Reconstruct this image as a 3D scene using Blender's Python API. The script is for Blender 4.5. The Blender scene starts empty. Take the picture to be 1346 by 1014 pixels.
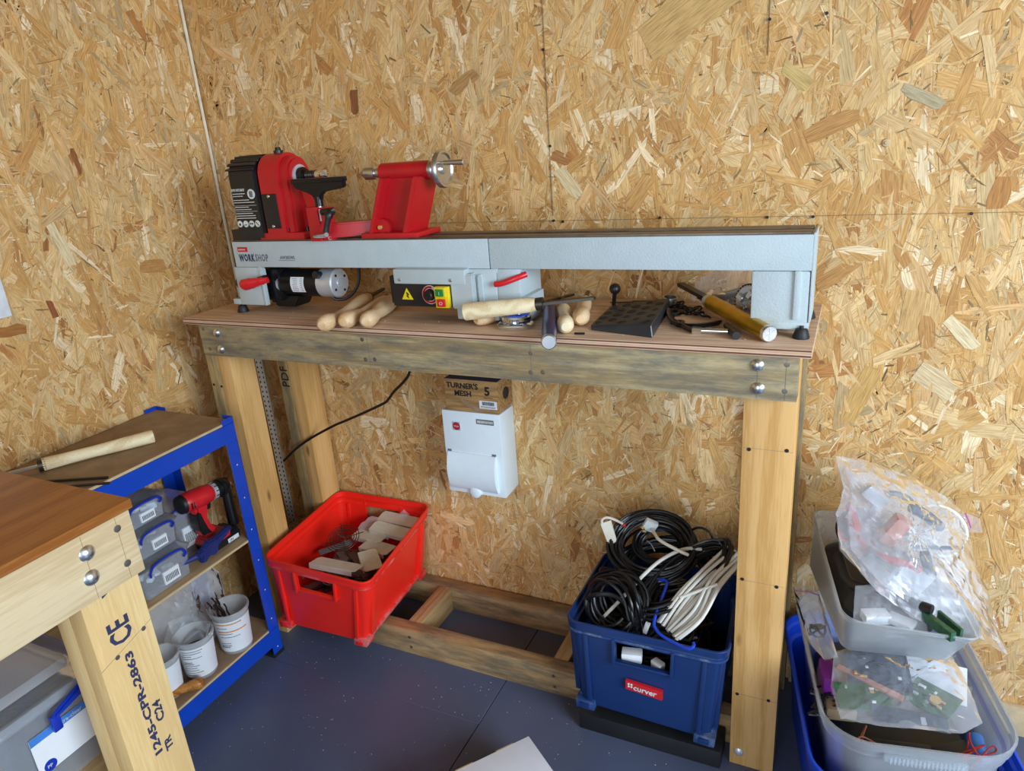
import bpy, bmesh, math, random
import numpy as np
from mathutils import Matrix, Vector, noise
random.seed(7)
SC = bpy.context.scene
COL = SC.collection
R = math.radians

# ------------------------------------------------------------------ camera, light, exposure
cam_d = bpy.data.cameras.new('camera'); cam = bpy.data.objects.new('camera', cam_d); COL.objects.link(cam)
cam.matrix_world = Matrix(((0.90312, -0.07930, 0.42200, 1.67087), (0.42316, 0.33106, -0.84341, -1.71759),
                           (-0.07282, 0.94027, 0.33254, 1.46744), (0, 0, 0, 1)))
cam_d.sensor_fit = 'HORIZONTAL'; cam_d.sensor_width = 36; cam_d.lens = 923.154 * 36 / 1346
cam_d.shift_x = 0.00204; cam_d.shift_y = 0.0044
cam_d.clip_start = .02
SC.camera = cam
SC.view_settings.view_transform = 'Standard'; SC.view_settings.look = 'None'
SC.view_settings.gamma = 1; SC.view_settings.use_curve_mapping = False
SC.view_settings.exposure = 0.17
SC.cycles.use_denoising = True
SC.cycles.transparent_max_bounces = 24
world = bpy.data.worlds.new('world'); SC.world = world; world.use_nodes = True
world.node_tree.nodes['Background'].inputs[0].default_value = (.74, .86, 1, 1)
world.node_tree.nodes['Background'].inputs[1].default_value = .36


def area(name, loc, target, sx, sy, power, col):
    d = bpy.data.lights.new(name, 'AREA'); d.shape = 'RECTANGLE'; d.size = sx; d.size_y = sy
    d.energy = power; d.color = col
    o = bpy.data.objects.new(name, d); COL.objects.link(o); o.location = loc
    o.rotation_euler = (Vector(target) - Vector(loc)).to_track_quat('-Z', 'Y').to_euler()
    return o


wl = area('window_daylight', (4.0, -1.9, 1.55), (.9, -.1, .55), 1.7, 1.3, 74, (.73, .87, 1))
wl.data.spread = R(140)
area('frontal_fill', (1.5, -3.7, 1.35), (1.0, 0, .75), 1.4, 1.9, 32, (.78, .89, 1))  # unseen fill lamp added behind the camera to lift front faces


# ------------------------------------------------------------------ materials
def lin(h):
    h = h.lstrip('#'); out = []
    for i in (0, 2, 4):
        c = int(h[i:i+2], 16) / 255
        out.append(c / 12.92 if c <= .04045 else ((c + .055) / 1.055) ** 2.4)
    return (*out, 1)


def nodes(name):
    m = bpy.data.materials.new(name); m.use_nodes = True
    nt = m.node_tree; b = nt.nodes['Principled BSDF']
    return m, nt, b


def N(nt, t, **kw):
    n = nt.nodes.new(t)
    for k, v in kw.items():
        if hasattr(n, k): setattr(n, k, v)
        else: n.inputs[k].default_value = v
    return n


def mat(name, col, rough=.5, metal=0, var=.12, scale=30, bump=0, bscale=200, spec=.5, coat=0, wear=None, wearamt=.55):
    m, nt, b = nodes(name)
    L = nt.links.new
    tc = N(nt, 'ShaderNodeTexCoord')
    c = lin(col)
    nz = N(nt, 'ShaderNodeTexNoise'); nz.inputs['Scale'].default_value = scale; nz.inputs['Detail'].default_value = 5
    L(tc.outputs['Object'], nz.inputs['Vector'])
    ra = N(nt, 'ShaderNodeValToRGB')
    ra.color_ramp.elements[0].position = .3; ra.color_ramp.elements[1].position = .7
    ra.color_ramp.elements[0].color = (*[x * (1 - var) for x in c[:3]], 1)
    ra.color_ramp.elements[1].color = (*[min(1, x * (1 + var)) for x in c[:3]], 1)
    L(nz.outputs['Fac'], ra.inputs[0])
    out = ra.outputs[0]
    if wear:
        n2 = N(nt, 'ShaderNodeTexNoise'); n2.inputs['Scale'].default_value = 14; n2.inputs['Detail'].default_value = 9
        n2.inputs['Roughness'].default_value = .75
        L(tc.outputs['Object'], n2.inputs['Vector'])
        r2 = N(nt, 'ShaderNodeValToRGB'); r2.color_ramp.elements[0].position = wearamt; r2.color_ramp.elements[1].position = wearamt + .22
        L(n2.outputs['Fac'], r2.inputs[0])
        mx = N(nt, 'ShaderNodeMix', data_type='RGBA')
        L(r2.outputs[0], mx.inputs[0]); L(out, mx.inputs[6]); mx.inputs[7].default_value = lin(wear)
        out = mx.outputs[2]
    L(out, b.inputs['Base Color'])
    b.inputs['Roughness'].default_value = rough; b.inputs['Metallic'].default_value = metal
    b.inputs['Specular IOR Level'].default_value = spec; b.inputs['Coat Weight'].default_value = coat
    if bump:
        n3 = N(nt, 'ShaderNodeTexNoise'); n3.inputs['Scale'].default_value = bscale; n3.inputs['Detail'].default_value = 3
        L(tc.outputs['Object'], n3.inputs['Vector'])
        bp = N(nt, 'ShaderNodeBump'); bp.inputs['Strength'].default_value = bump; bp.inputs['Distance'].default_value = .002
        L(n3.outputs['Fac'], bp.inputs['Height']); L(bp.outputs[0], b.inputs['Normal'])
    return m


def timber(name, axis, light, dark, stain=None, stain_at=.5, rough=.6, ring=1.0, knots=True, fine=1.0):
    m, nt, b = nodes(name); L = nt.links.new
    tc = N(nt, 'ShaderNodeTexCoord')
    i = 'xyz'.index(axis)
    s = [1, 1, 1]; s[i] = .06
    mp = N(nt, 'ShaderNodeMapping'); mp.inputs['Scale'].default_value = s
    L(tc.outputs['Object'], mp.inputs['Vector'])
    warp = N(nt, 'ShaderNodeTexNoise'); warp.inputs['Scale'].default_value = 9 * ring; warp.inputs['Detail'].default_value = 2
    L(mp.outputs[0], warp.inputs['Vector'])
    mul = N(nt, 'ShaderNodeMath', operation='MULTIPLY'); mul.inputs[1].default_value = 60
    L(warp.outputs['Fac'], mul.inputs[0])
    si = N(nt, 'ShaderNodeMath', operation='SINE'); L(mul.outputs[0], si.inputs[0])
    fn = N(nt, 'ShaderNodeTexNoise'); fn.inputs['Scale'].default_value = 300 * fine; fn.inputs['Detail'].default_value = 8; fn.inputs['Roughness'].default_value = .6
    L(mp.outputs[0], fn.inputs['Vector'])
    ad = N(nt, 'ShaderNodeMath', operation='MULTIPLY_ADD'); ad.inputs[1].default_value = .16
    L(si.outputs[0], ad.inputs[0]); L(fn.outputs['Fac'], ad.inputs[2])
    ra = N(nt, 'ShaderNodeValToRGB')
    ra.color_ramp.elements[0].position = .35; ra.color_ramp.elements[0].color = lin(dark)
    ra.color_ramp.elements[1].position = .63; ra.color_ramp.elements[1].color = lin(light)
    L(ad.outputs[0], ra.inputs[0]); out = ra.outputs[0]
    if stain:
        s2 = [1, 1, 1]; s2[i] = .25
        m2 = N(nt, 'ShaderNodeMapping'); m2.inputs['Scale'].default_value = s2
        L(tc.outputs['Object'], m2.inputs['Vector'])
        n2 = N(nt, 'ShaderNodeTexNoise'); n2.inputs['Scale'].default_value = 26; n2.inputs['Detail'].default_value = 10; n2.inputs['Roughness'].default_value = .72
        L(m2.outputs[0], n2.inputs['Vector'])
        r2 = N(nt, 'ShaderNodeValToRGB'); r2.color_ramp.elements[0].position = stain_at; r2.color_ramp.elements[1].position = stain_at + .2
        L(n2.outputs['Fac'], r2.inputs[0])
        mf = N(nt, 'ShaderNodeMath', operation='MULTIPLY'); mf.inputs[1].default_value = .7; L(r2.outputs[0], mf.inputs[0])
        mx = N(nt, 'ShaderNodeMix', data_type='RGBA'); L(mf.outputs[0], mx.inputs[0]); L(out, mx.inputs[6]); mx.inputs[7].default_value = lin(stain)
        out = mx.outputs[2]
    if knots:
        s3 = [15, 15, 15]; s3[i] = 5
        m3 = N(nt, 'ShaderNodeMapping'); m3.inputs['Scale'].default_value = s3
        L(tc.outputs['Object'], m3.inputs['Vector'])
        v = N(nt, 'ShaderNodeTexVoronoi'); v.inputs['Scale'].default_value = 1; L(m3.outputs[0], v.inputs['Vector'])
        r3 = N(nt, 'ShaderNodeValToRGB'); e = r3.color_ramp.elements
        e[0].position = .05; e[0].color = (1, 1, 1, 1); e[1].position = .14; e[1].color = (0, 0, 0, 1)
        L(v.outputs['Distance'], r3.inputs[0])
        mk = N(nt, 'ShaderNodeMath', operation='MULTIPLY'); mk.inputs[1].default_value = .75; L(r3.outputs[0], mk.inputs[0])
        mx = N(nt, 'ShaderNodeMix', data_type='RGBA'); L(mk.outputs[0], mx.inputs[0]); L(out, mx.inputs[6]); mx.inputs[7].default_value = lin('#6f4322')
        out = mx.outputs[2]
    L(out, b.inputs['Base Color']); b.inputs['Roughness'].default_value = rough
    b.inputs['Specular IOR Level'].default_value = .3
    bp = N(nt, 'ShaderNodeBump'); bp.inputs['Strength'].default_value = .35; bp.inputs['Distance'].default_value = .0015
    L(ad.outputs[0], bp.inputs['Height']); L(bp.outputs[0], b.inputs['Normal'])
    return m


def film(name, col='#eef3f8', clear=.8, rough=.12, tint='#ffffff', gloss=.35):
    m, nt, b = nodes(name); L = nt.links.new
    b.inputs['Base Color'].default_value = lin(col); b.inputs['Roughness'].default_value = rough
    b.inputs['Specular IOR Level'].default_value = .9
    tr = N(nt, 'ShaderNodeBsdfTransparent'); tr.inputs[0].default_value = lin(tint)
    lw = N(nt, 'ShaderNodeLayerWeight'); lw.inputs[0].default_value = .35
    ma = N(nt, 'ShaderNodeMath', operation='MULTIPLY_ADD'); ma.inputs[1].default_value = (1 - clear); ma.inputs[2].default_value = (1 - clear) * .75
    ma.use_clamp = True
    L(lw.outputs['Facing'], ma.inputs[0])
    tc = N(nt, 'ShaderNodeTexCoord'); nz = N(nt, 'ShaderNodeTexNoise'); nz.inputs['Scale'].default_value = 60
    L(tc.outputs['Object'], nz.inputs['Vector'])
    bp = N(nt, 'ShaderNodeBump'); bp.inputs['Strength'].default_value = .25; bp.inputs['Distance'].default_value = .002
    L(nz.outputs['Fac'], bp.inputs['Height']); L(bp.outputs[0], b.inputs['Normal'])
    tl = N(nt, 'ShaderNodeBsdfTranslucent'); tl.inputs[0].default_value = lin(col)
    m1 = N(nt, 'ShaderNodeMixShader'); m1.inputs[0].default_value = .35; L(b.outputs[0], m1.inputs[1]); L(tl.outputs[0], m1.inputs[2])
    mx = N(nt, 'ShaderNodeMixShader'); L(ma.outputs[0], mx.inputs[0]); L(tr.outputs[0], mx.inputs[1]); L(m1.outputs[0], mx.inputs[2])
    gl = N(nt, 'ShaderNodeBsdfGlossy'); gl.inputs['Roughness'].default_value = rough; gl.inputs['Color'].default_value = (1, 1, 1, 1)
    L(bp.outputs[0], gl.inputs['Normal'])
    fr = N(nt, 'ShaderNodeLayerWeight'); fr.inputs[0].default_value = gloss; L(bp.outputs[0], fr.inputs['Normal'])
    m2 = N(nt, 'ShaderNodeMixShader'); L(fr.outputs['Fresnel'], m2.inputs[0]); L(mx.outputs[0], m2.inputs[1]); L(gl.outputs[0], m2.inputs[2])
    L(m2.outputs[0], nt.nodes['Material Output'].inputs['Surface'])
    return m


def strand_mat(name, base_rough=.62):
    m, nt, b = nodes(name); L = nt.links.new
    at = N(nt, 'ShaderNodeAttribute', attribute_name='Col')
    uv = N(nt, 'ShaderNodeUVMap')
    mp = N(nt, 'ShaderNodeMapping'); mp.inputs['Scale'].default_value = (22, 330, 1); L(uv.outputs[0], mp.inputs[0])
    nz = N(nt, 'ShaderNodeTexNoise'); nz.inputs['Scale'].default_value = 1; nz.inputs['Detail'].default_value = 4; nz.inputs['Roughness'].default_value = .65
    L(mp.outputs[0], nz.inputs['Vector'])
    ra = N(nt, 'ShaderNodeValToRGB'); e = ra.color_ramp.elements
    e[0].position = .32; e[0].color = (.56, .48, .38, 1); e[1].position = .62; e[1].color = (1.12, 1.12, 1.1, 1)
    L(nz.outputs['Fac'], ra.inputs[0])
    mx = N(nt, 'ShaderNodeMix', data_type='RGBA', blend_type='MULTIPLY'); mx.inputs[0].default_value = .85
    L(at.outputs['Color'], mx.inputs[6]); L(ra.outputs[0], mx.inputs[7])
    L(mx.outputs[2], b.inputs['Base Color']); b.inputs['Roughness'].default_value = base_rough; b.inputs['Specular IOR Level'].default_value = .35
    bp = N(nt, 'ShaderNodeBump'); bp.inputs['Strength'].default_value = .3; bp.inputs['Distance'].default_value = .0012
    L(nz.outputs['Fac'], bp.inputs['Height']); L(bp.outputs[0], b.inputs['Normal'])
    return m


M = dict(
    osb=strand_mat('osb_strands'),
    osb_core=mat('osb_core', '#a5814f', .8, var=.3, scale=120),
    floor=mat('floor_paint', '#525c76', .40, var=.10, scale=3, bump=.1, bscale=60, spec=.5),
    groove=mat('groove', '#15161a', .8),
    ply=timber('plywood_top', 'x', '#dabb9f', '#c4a285', rough=.55, knots=False, stain='#a5806a', stain_at=.56, fine=.8),
    pine_x=timber('weathered_rail', 'x', '#b3a078', '#978059', stain='#565b5c', stain_at=.41, fine=.7),
    pine_xd=timber('frame_rail', 'x', '#b8976c', '#a07f56', stain='#55564f', stain_at=.43, fine=.7),
    pine_y=timber('frame_cross', 'y', '#b8976a', '#a17f55', stain='#6b665d', stain_at=.52, fine=.7),
    pine_z=timber('fresh_upright', 'z', '#dcae70', '#c89858', rough=.6, fine=.6, ring=.6),
    pine_zg=timber('grey_upright', 'z', '#b49a6a', '#967c4c', stain='#5c5c55', stain_at=.45, fine=.7),
    pine_zb=timber('leg_near', 'z', '#e6c890', '#dab67c', rough=.6, ring=.4, knots=False, fine=.7),
    pine_yb=timber('apron_near', 'y', '#dcc7a0', '#cbb188', rough=.6, stain='#b08a5c', stain_at=.58, fine=.6, ring=.5),
    varnish=timber('varnished_top', 'y', '#a86c36', '#925726', rough=.32, knots=False, ring=.4),
    handle=timber('turned_handle', 'y', '#e2c39b', '#cfa677', rough=.42, knots=False, fine=1.6),
    ash=timber('pale_handle', 'y', '#f0e0ba', '#dcc497', rough=.5, knots=False, fine=1.6),
    oiled=timber('oiled_handle', 'x', '#b87a3c', '#8f5621', rough=.25, knots=False),
    fibre=mat('fibreboard', '#94795c', .6, var=.18, scale=22, wear='#a89178', wearamt=.55),
    chip=timber('shelf_board', 'y', '#c2a479', '#ae8f64', rough=.6, knots=False),
    chipedge=mat('board_edge', '#c9b187', .7, bump=.3),
    screw=mat('screw_steel', '#847d72', .4, .8),
    steel=mat('steel', '#d5d8da', .30, 1, var=.05),
    chrome=mat('chrome', '#dfe3e6', .08, 1, var=.03),
    darksteel=mat('dark_steel', '#5a5650', .35, .9, wear='#7c5c44', wearamt=.6),
    bedways=mat('bed_ways', '#6e6259', .38, .8, wear='#4a3a30', wearamt=.5),
    castiron=mat('grey_paint', '#b6c3c7', .45, var=.03, bump=.35, bscale=260),
    greysheet=mat('grey_sheet', '#b2bdbf', .4, var=.03),
    red=mat('lathe_red', '#b8161e', .38, var=.08, scale=12),
    redgrip=mat('red_grip', '#d01f28', .3, var=.05),
    black=mat('black_plastic', '#17171a', .4, var=.15),
    blackm=mat('black_metal', '#141519', .3, .3, var=.15),
    rubber=mat('rubber', '#1b1c20', .55),
    white=mat('white_plastic', '#e2edf3', .35, var=.02),
    print_w=mat('print_white', '#cfcfca', .6), print_g=mat('print_grey', '#666c72', .6), print_k=mat('print_black', '#1b1a19', .6),
    print_b=mat('print_navy', '#2a3052', .7), print_r=mat('print_red', '#c11a22', .5), print_o=mat('print_orange', '#d98a2c', .6),
    yellow=mat('yellow', '#e6c80f', .4), green=mat('green_button', '#12803c', .35),
    label=mat('paper_label', '#e3e6ea', .55, var=.03),
    kraft=timber('printed_card', 'x', '#b28a58', '#8f6b40', rough=.6, knots=False, ring=2),
    cratered=mat('red_crate', '#fb2a1c', .36, var=.05, scale=8, wear='#d05a52', wearamt=.68),
    cratered_edge=mat('red_rim', '#e0302a', .5, wear='#cf9a97', wearamt=.47),
    crateblue=mat('blue_crate', '#122f62', .36, var=.1, scale=8, wear='#5a76a0', wearamt=.7),
    crateblue_edge=mat('blue_rim', '#1f3f74', .5, wear='#7f8c9c', wearamt=.5),
    shelfblue=mat('shelf_blue', '#0d43b4', .33, var=.05, wear='#3a68c8', wearamt=.7),
    clipblue=mat('clip_blue', '#1033a8', .3),
    binblue=mat('bin_blue', '#0e46cf', .4, var=.05),
    clear=film('clear_plastic', '#f6faff', .80, .15, '#fafcff', .16),
    frost=film('frosted_plastic', '#f2f8ff', .74, .28, '#f8fbfc', .14),
    bagf=film('bag_film', '#edf1fb', .72, .22, gloss=.13),
    bagw=film('cloudy_bag', '#f2f5fb', .56, .22, gloss=.14),
    zipp=mat('pink_zip', '#b04a9a', .4),
    cable=mat('black_cable', '#141417', .35, var=.2), cablew=mat('white_cable', '#d9d6cd', .4, var=.06),
    cableb=mat('blue_wire', '#1540c0', .3), cabler=mat('red_wire', '#b02a20', .4), cablec=mat('copper_wire', '#8a4a2a', .4),
    trunk=mat('cream_plastic', '#dcd5c4', .5, var=.07, scale=40),
    lilac=mat('lilac_plastic', '#c9aeb4', .5),
    navy=mat('navy_metal', '#262c68', .3, .35), gold=mat('gold_metal', '#c69a22', .3, .7, wear='#8a7a2c', wearamt=.6),
    drillred=mat('drill_red', '#cc2028', .35), drillblue=mat('blue_rubber', '#1c2f70', .5, var=.15),
    pcb=mat('circuit_board', '#2c5a3c', .4, var=.35, scale=160), pcbd=mat('dark_board', '#2b3d52', .4, var=.5, scale=120),
    paper=mat('white_paper', '#e6ebf2', .7), card=mat('white_card', '#dfe2ee', .7, var=.03),
    cardedge=mat('card_edge', '#a88a60', .8), amber=mat('amber', '#caa25a', .3), purple=mat('purple_film', '#8c2aa0', .35),
    ptfe=mat('galvanised', '#ccd0d6', .35, .5, var=.08), dust=mat('sawdust', '#d8c8a8', .8), bluecell=mat('blue_cell', '#3f7fd0', .35),
    tubw=film('tub_plastic', '#f2f6fa', .6, .25, gloss=.15),
    strip=mat('pale_strip', '#e9e2cc', .6),
    whiteboard=mat('wall_card', '#dfe3e8', .6),
    pencil=mat('pencil', '#8f7a5c', .8), plate=mat('plate_grey', '#3b3d42', .38, .3), plyline=mat('veneer_line', '#6d4232', .7), plylight=mat('veneer_light', '#c3a083', .7),
    skin=mat('pink_parts', '#b98578', .5),
)


# ------------------------------------------------------------------ mesh builder
class B:
    def __init__(s): s.bm = bmesh.new()

    def _merge(s, t):
        me = bpy.data.meshes.new('tmp'); t.to_mesh(me); t.free(); s.bm.from_mesh(me); bpy.data.meshes.remove(me); return s

    def hexa(s, c, bev=0, seg=2):
        # c: 8 corners, bottom 4 (ccw from above) then top 4
        t = bmesh.new(); v = [t.verts.new(p) for p in c]
        for f in ((3, 2, 1, 0), (4, 5, 6, 7), (0, 1, 5, 4), (1, 2, 6, 5), (2, 3, 7, 6), (3, 0, 4, 7)):
            t.faces.new([v[i] for i in f])
        if bev: bmesh.ops.bevel(t, geom=t.edges[:], offset=bev, segments=seg, affect='EDGES', profile=.6)
        return s._merge(t)

    def box(s, x0, x1, y0, y1, z0, z1, bev=0, seg=2):
        return s.hexa([(x0, y0, z0), (x1, y0, z0), (x1, y1, z0), (x0, y1, z0), (x0, y0, z1), (x1, y0, z1), (x1, y1, z1), (x0, y1, z1)], bev, seg)

    def obox(s, c, size, rot=None, bev=0, seg=2):
        m = rot if rot is not None else Matrix.Identity(3)
        hx, hy, hz = [q / 2 for q in size]; c = Vector(c)
        return s.hexa([c + m @ Vector(p) for p in ((-hx, -hy, -hz), (hx, -hy, -hz), (hx, hy, -hz), (-hx, hy, -hz), (-hx, -hy, hz), (hx, -hy, hz), (hx, hy, hz), (-hx, hy, hz))], bev, seg)

    def lathe(s, p0, d, prof, n=20, squash=None):
        p0 = Vector(p0); d = Vector(d).normalized()
        a = d.orthogonal().normalized(); b = d.cross(a)
        t = bmesh.new(); rings = []
        for (h, r) in prof:
            if r < 1e-6: rings.append([t.verts.new(p0 + d * h)])
            else: rings.append([t.verts.new(p0 + d * h + (a * math.cos(2*math.pi*i/n) + b * math.sin(2*math.pi*i/n)) * r) for i in range(n)])
        for q, w in zip(rings, rings[1:]):
            for i in range(n):
                j = (i + 1) % n
                if len(q) == 1 and len(w) == 1: continue
                if len(q) == 1: t.faces.new((q[0], w[i], w[j]))
                elif len(w) == 1: t.faces.new((q[j], q[i], w[0]))
                else: t.faces.new((q[i], q[j], w[j], w[i]))
        bmesh.ops.recalc_face_normals(t, faces=t.faces[:])
        return s._merge(t)

    def cyl(s, p0, p1, r, r1=None, n=16, bev=.0):
        p0 = Vector(p0); p1 = Vector(p1); L = (p1 - p0).length; r1 = r if r1 is None else r1
        if bev: pr = [(0, 0), (0, r - bev), (bev, r), (L - bev, r1), (L, r1 - bev), (L, 0)]
        else: pr = [(0, 0), (0, r), (L, r1), (L, 0)]
        return s.lathe(p0, p1 - p0, pr, n)

    def ball(s, c, r, n=14, d=(0, 0, 1)):
        pr = [(-r * math.cos(math.pi * i / 8), r * math.sin(math.pi * i / 8)) for i in range(9)]; pr[0] = (-r, 0); pr[-1] = (r, 0)
        return s.lathe(c, d, pr, n)

    def tube(s, pts, r, n=8, sm=0, flat=1.0, taper=None):
        pts = [Vector(p) for p in pts]
        if sm: pts = spline(pts, sm)
        t = bmesh.new(); rings = []
        up = None; K = len(pts)
        for i, p in enumerate(pts):
            d = (pts[min(i + 1, K - 1)] - pts[max(i - 1, 0)]).normalized()
            if up is None: up = d.orthogonal().normalized()
            up = (up - d * up.dot(d)); up = up.normalized() if up.length > 1e-5 else d.orthogonal().normalized()
            sd = d.cross(up)
            rr = r if taper is None else r * taper[min(int(i * len(taper) / K), len(taper) - 1)]
            rings.append([t.verts.new(p + up * math.cos(2*math.pi*k/n) * rr * flat + sd * math.sin(2*math.pi*k/n) * rr) for k in range(n)])
        for q, w in zip(rings, rings[1:]):
            for i in range(n): t.faces.new((q[i], q[(i+1) % n], w[(i+1) % n], w[i]))
        t.faces.new(rings[0][::-1]); t.faces.new(rings[-1])
        return s._merge(t)

    def prism(s, poly, o, u, v, th, bev=0):
        # poly: 2-D points in the (u, v) plane at o, extruded by vector th
        o = Vector(o); u = Vector(u); v = Vector(v); th = Vector(th)
        t = bmesh.new()
        a = [t.verts.new(o + u * p[0] + v * p[1]) for p in poly]; b = [t.verts.new(o + u * p[0] + v * p[1] + th) for p in poly]
        n = len(poly)
        t.faces.new(a[::-1]); t.faces.new(b)
        for i in range(n): t.faces.new((a[i], a[(i+1) % n], b[(i+1) % n], b[i]))
        bmesh.ops.recalc_face_normals(t, faces=t.faces[:])
        if bev: bmesh.ops.bevel(t, geom=[e for e in t.edges if e.calc_face_angle(0) > .6], offset=bev, segments=2, affect='EDGES')
        return s._merge(t)

    def loft(s, rings, cap=True):
        t = bmesh.new(); rr = [[t.verts.new(p) for p in q] for q in rings]; n = len(rr[0])
        for q, w in zip(rr, rr[1:]):
            for i in range(n): t.faces.new((q[i], q[(i+1) % n], w[(i+1) % n], w[i]))
        if cap: t.faces.new(rr[0][::-1]); t.faces.new(rr[-1])
        bmesh.ops.recalc_face_normals(t, faces=t.faces[:])
        return s._merge(t)


def spline(p, k):
    out = []
    for i in range(len(p) - 1):
        p0 = p[max(i-1, 0)]; p1 = p[i]; p2 = p[i+1]; p3 = p[min(i+2, len(p)-1)]
        for j in range(k):
            t = j / k
            out.append(.5 * ((2*p1) + (p2-p0)*t + (2*p0-5*p1+4*p2-p3)*t*t + (3*p1-p0-3*p2+p3)*t**3))
    out.append(p[-1]); return out


WL = {}


def finish(me, m, ang=38):
    me.materials.append(m)
    if len(me.polygons):
        me.polygons.foreach_set('use_smooth', [True] * len(me.polygons))
        me.set_sharp_from_angle(angle=R(ang))


def obj(name, b, m, parent=None, kind=None, label=None, ang=38):
    """one mesh object, modelled in world coordinates, re-based on its parent or on its own foot"""
    me = bpy.data.meshes.new(name)
    if isinstance(b, B): b.bm.to_mesh(me); b.bm.free()
    else: me = b
    if parent is not None: loc = WL[parent.name]
    else:
        co = np.empty(len(me.vertices) * 3); me.vertices.foreach_get('co', co); co = co.reshape(-1, 3)
        lo = co.min(0); hi = co.max(0); loc = Vector(((lo[0]+hi[0])/2, (lo[1]+hi[1])/2, lo[2]))
    me.transform(Matrix.Translation(-loc))
    finish(me, m, ang)
    o = bpy.data.objects.new(name, me); COL.objects.link(o)
    if parent is not None:
        o.parent = parent; WL[o.name] = loc
    else:
        o.location = loc; WL[o.name] = loc
    if kind: o['kind'] = kind
    if label: o['label'] = label
    return o


def tag(o, label, cat, group=None, kind=None):
    o['label'] = label; o['category'] = cat
    if group: o['group'] = group
    if kind: o['kind'] = kind
    return o


def thing(name, label, cat, loc, group=None):
    o = bpy.data.objects.new(name, None); COL.objects.link(o); o.location = loc; o.empty_display_size = .05
    WL[o.name] = Vector(loc); return tag(o, label, cat, group)


FRONT = Matrix(((1, 0, 0), (0, 0, -1), (0, 1, 0)))      # text read from -y
RIGHT = Matrix(((0, 0, 1), (1, 0, 0), (0, 1, 0)))       # text read from +x
TOPF = Matrix.Identity(3)


def text(body, loc, size, m, parent, rot=FRONT, name='lettering', sx=1.0, align='LEFT', depth=.0004, bold=0, gap=1.0):
    c = bpy.data.curves.new('t', 'FONT'); c.body = body; c.size = size; c.extrude = depth; c.align_x = align; c.resolution_u = 2; c.offset = bold; c.space_character = gap
    o = bpy.data.objects.new('t', c); COL.objects.link(o)
    dg = bpy.context.evaluated_depsgraph_get()
    me = bpy.data.meshes.new_from_object(o.evaluated_get(dg)); bpy.data.objects.remove(o); bpy.data.curves.remove(c)
    me.transform(Matrix.Translation(loc) @ rot.to_4x4() @ Matrix.Diagonal((sx, 1, 1, 1)))
    me.materials.clear()
    return obj(name, me, m, parent)


def rotz(a): return Matrix.Rotation(a, 3, 'Z')


# ------------------------------------------------------------------ oriented strand board
PAL = [('#d9b982', 5), ('#d0a96e', 6), ('#c79c60', 5), ('#dfc596', 4), ('#bd9058', 2.4), ('#ccb083', 3), ('#b07d49', .7), ('#efe0c0', 1.9),
       ('#b3a07a', .6), ('#99683d', .22), ('#d8b584', 3), ('#d4bd90', 3)]


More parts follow.
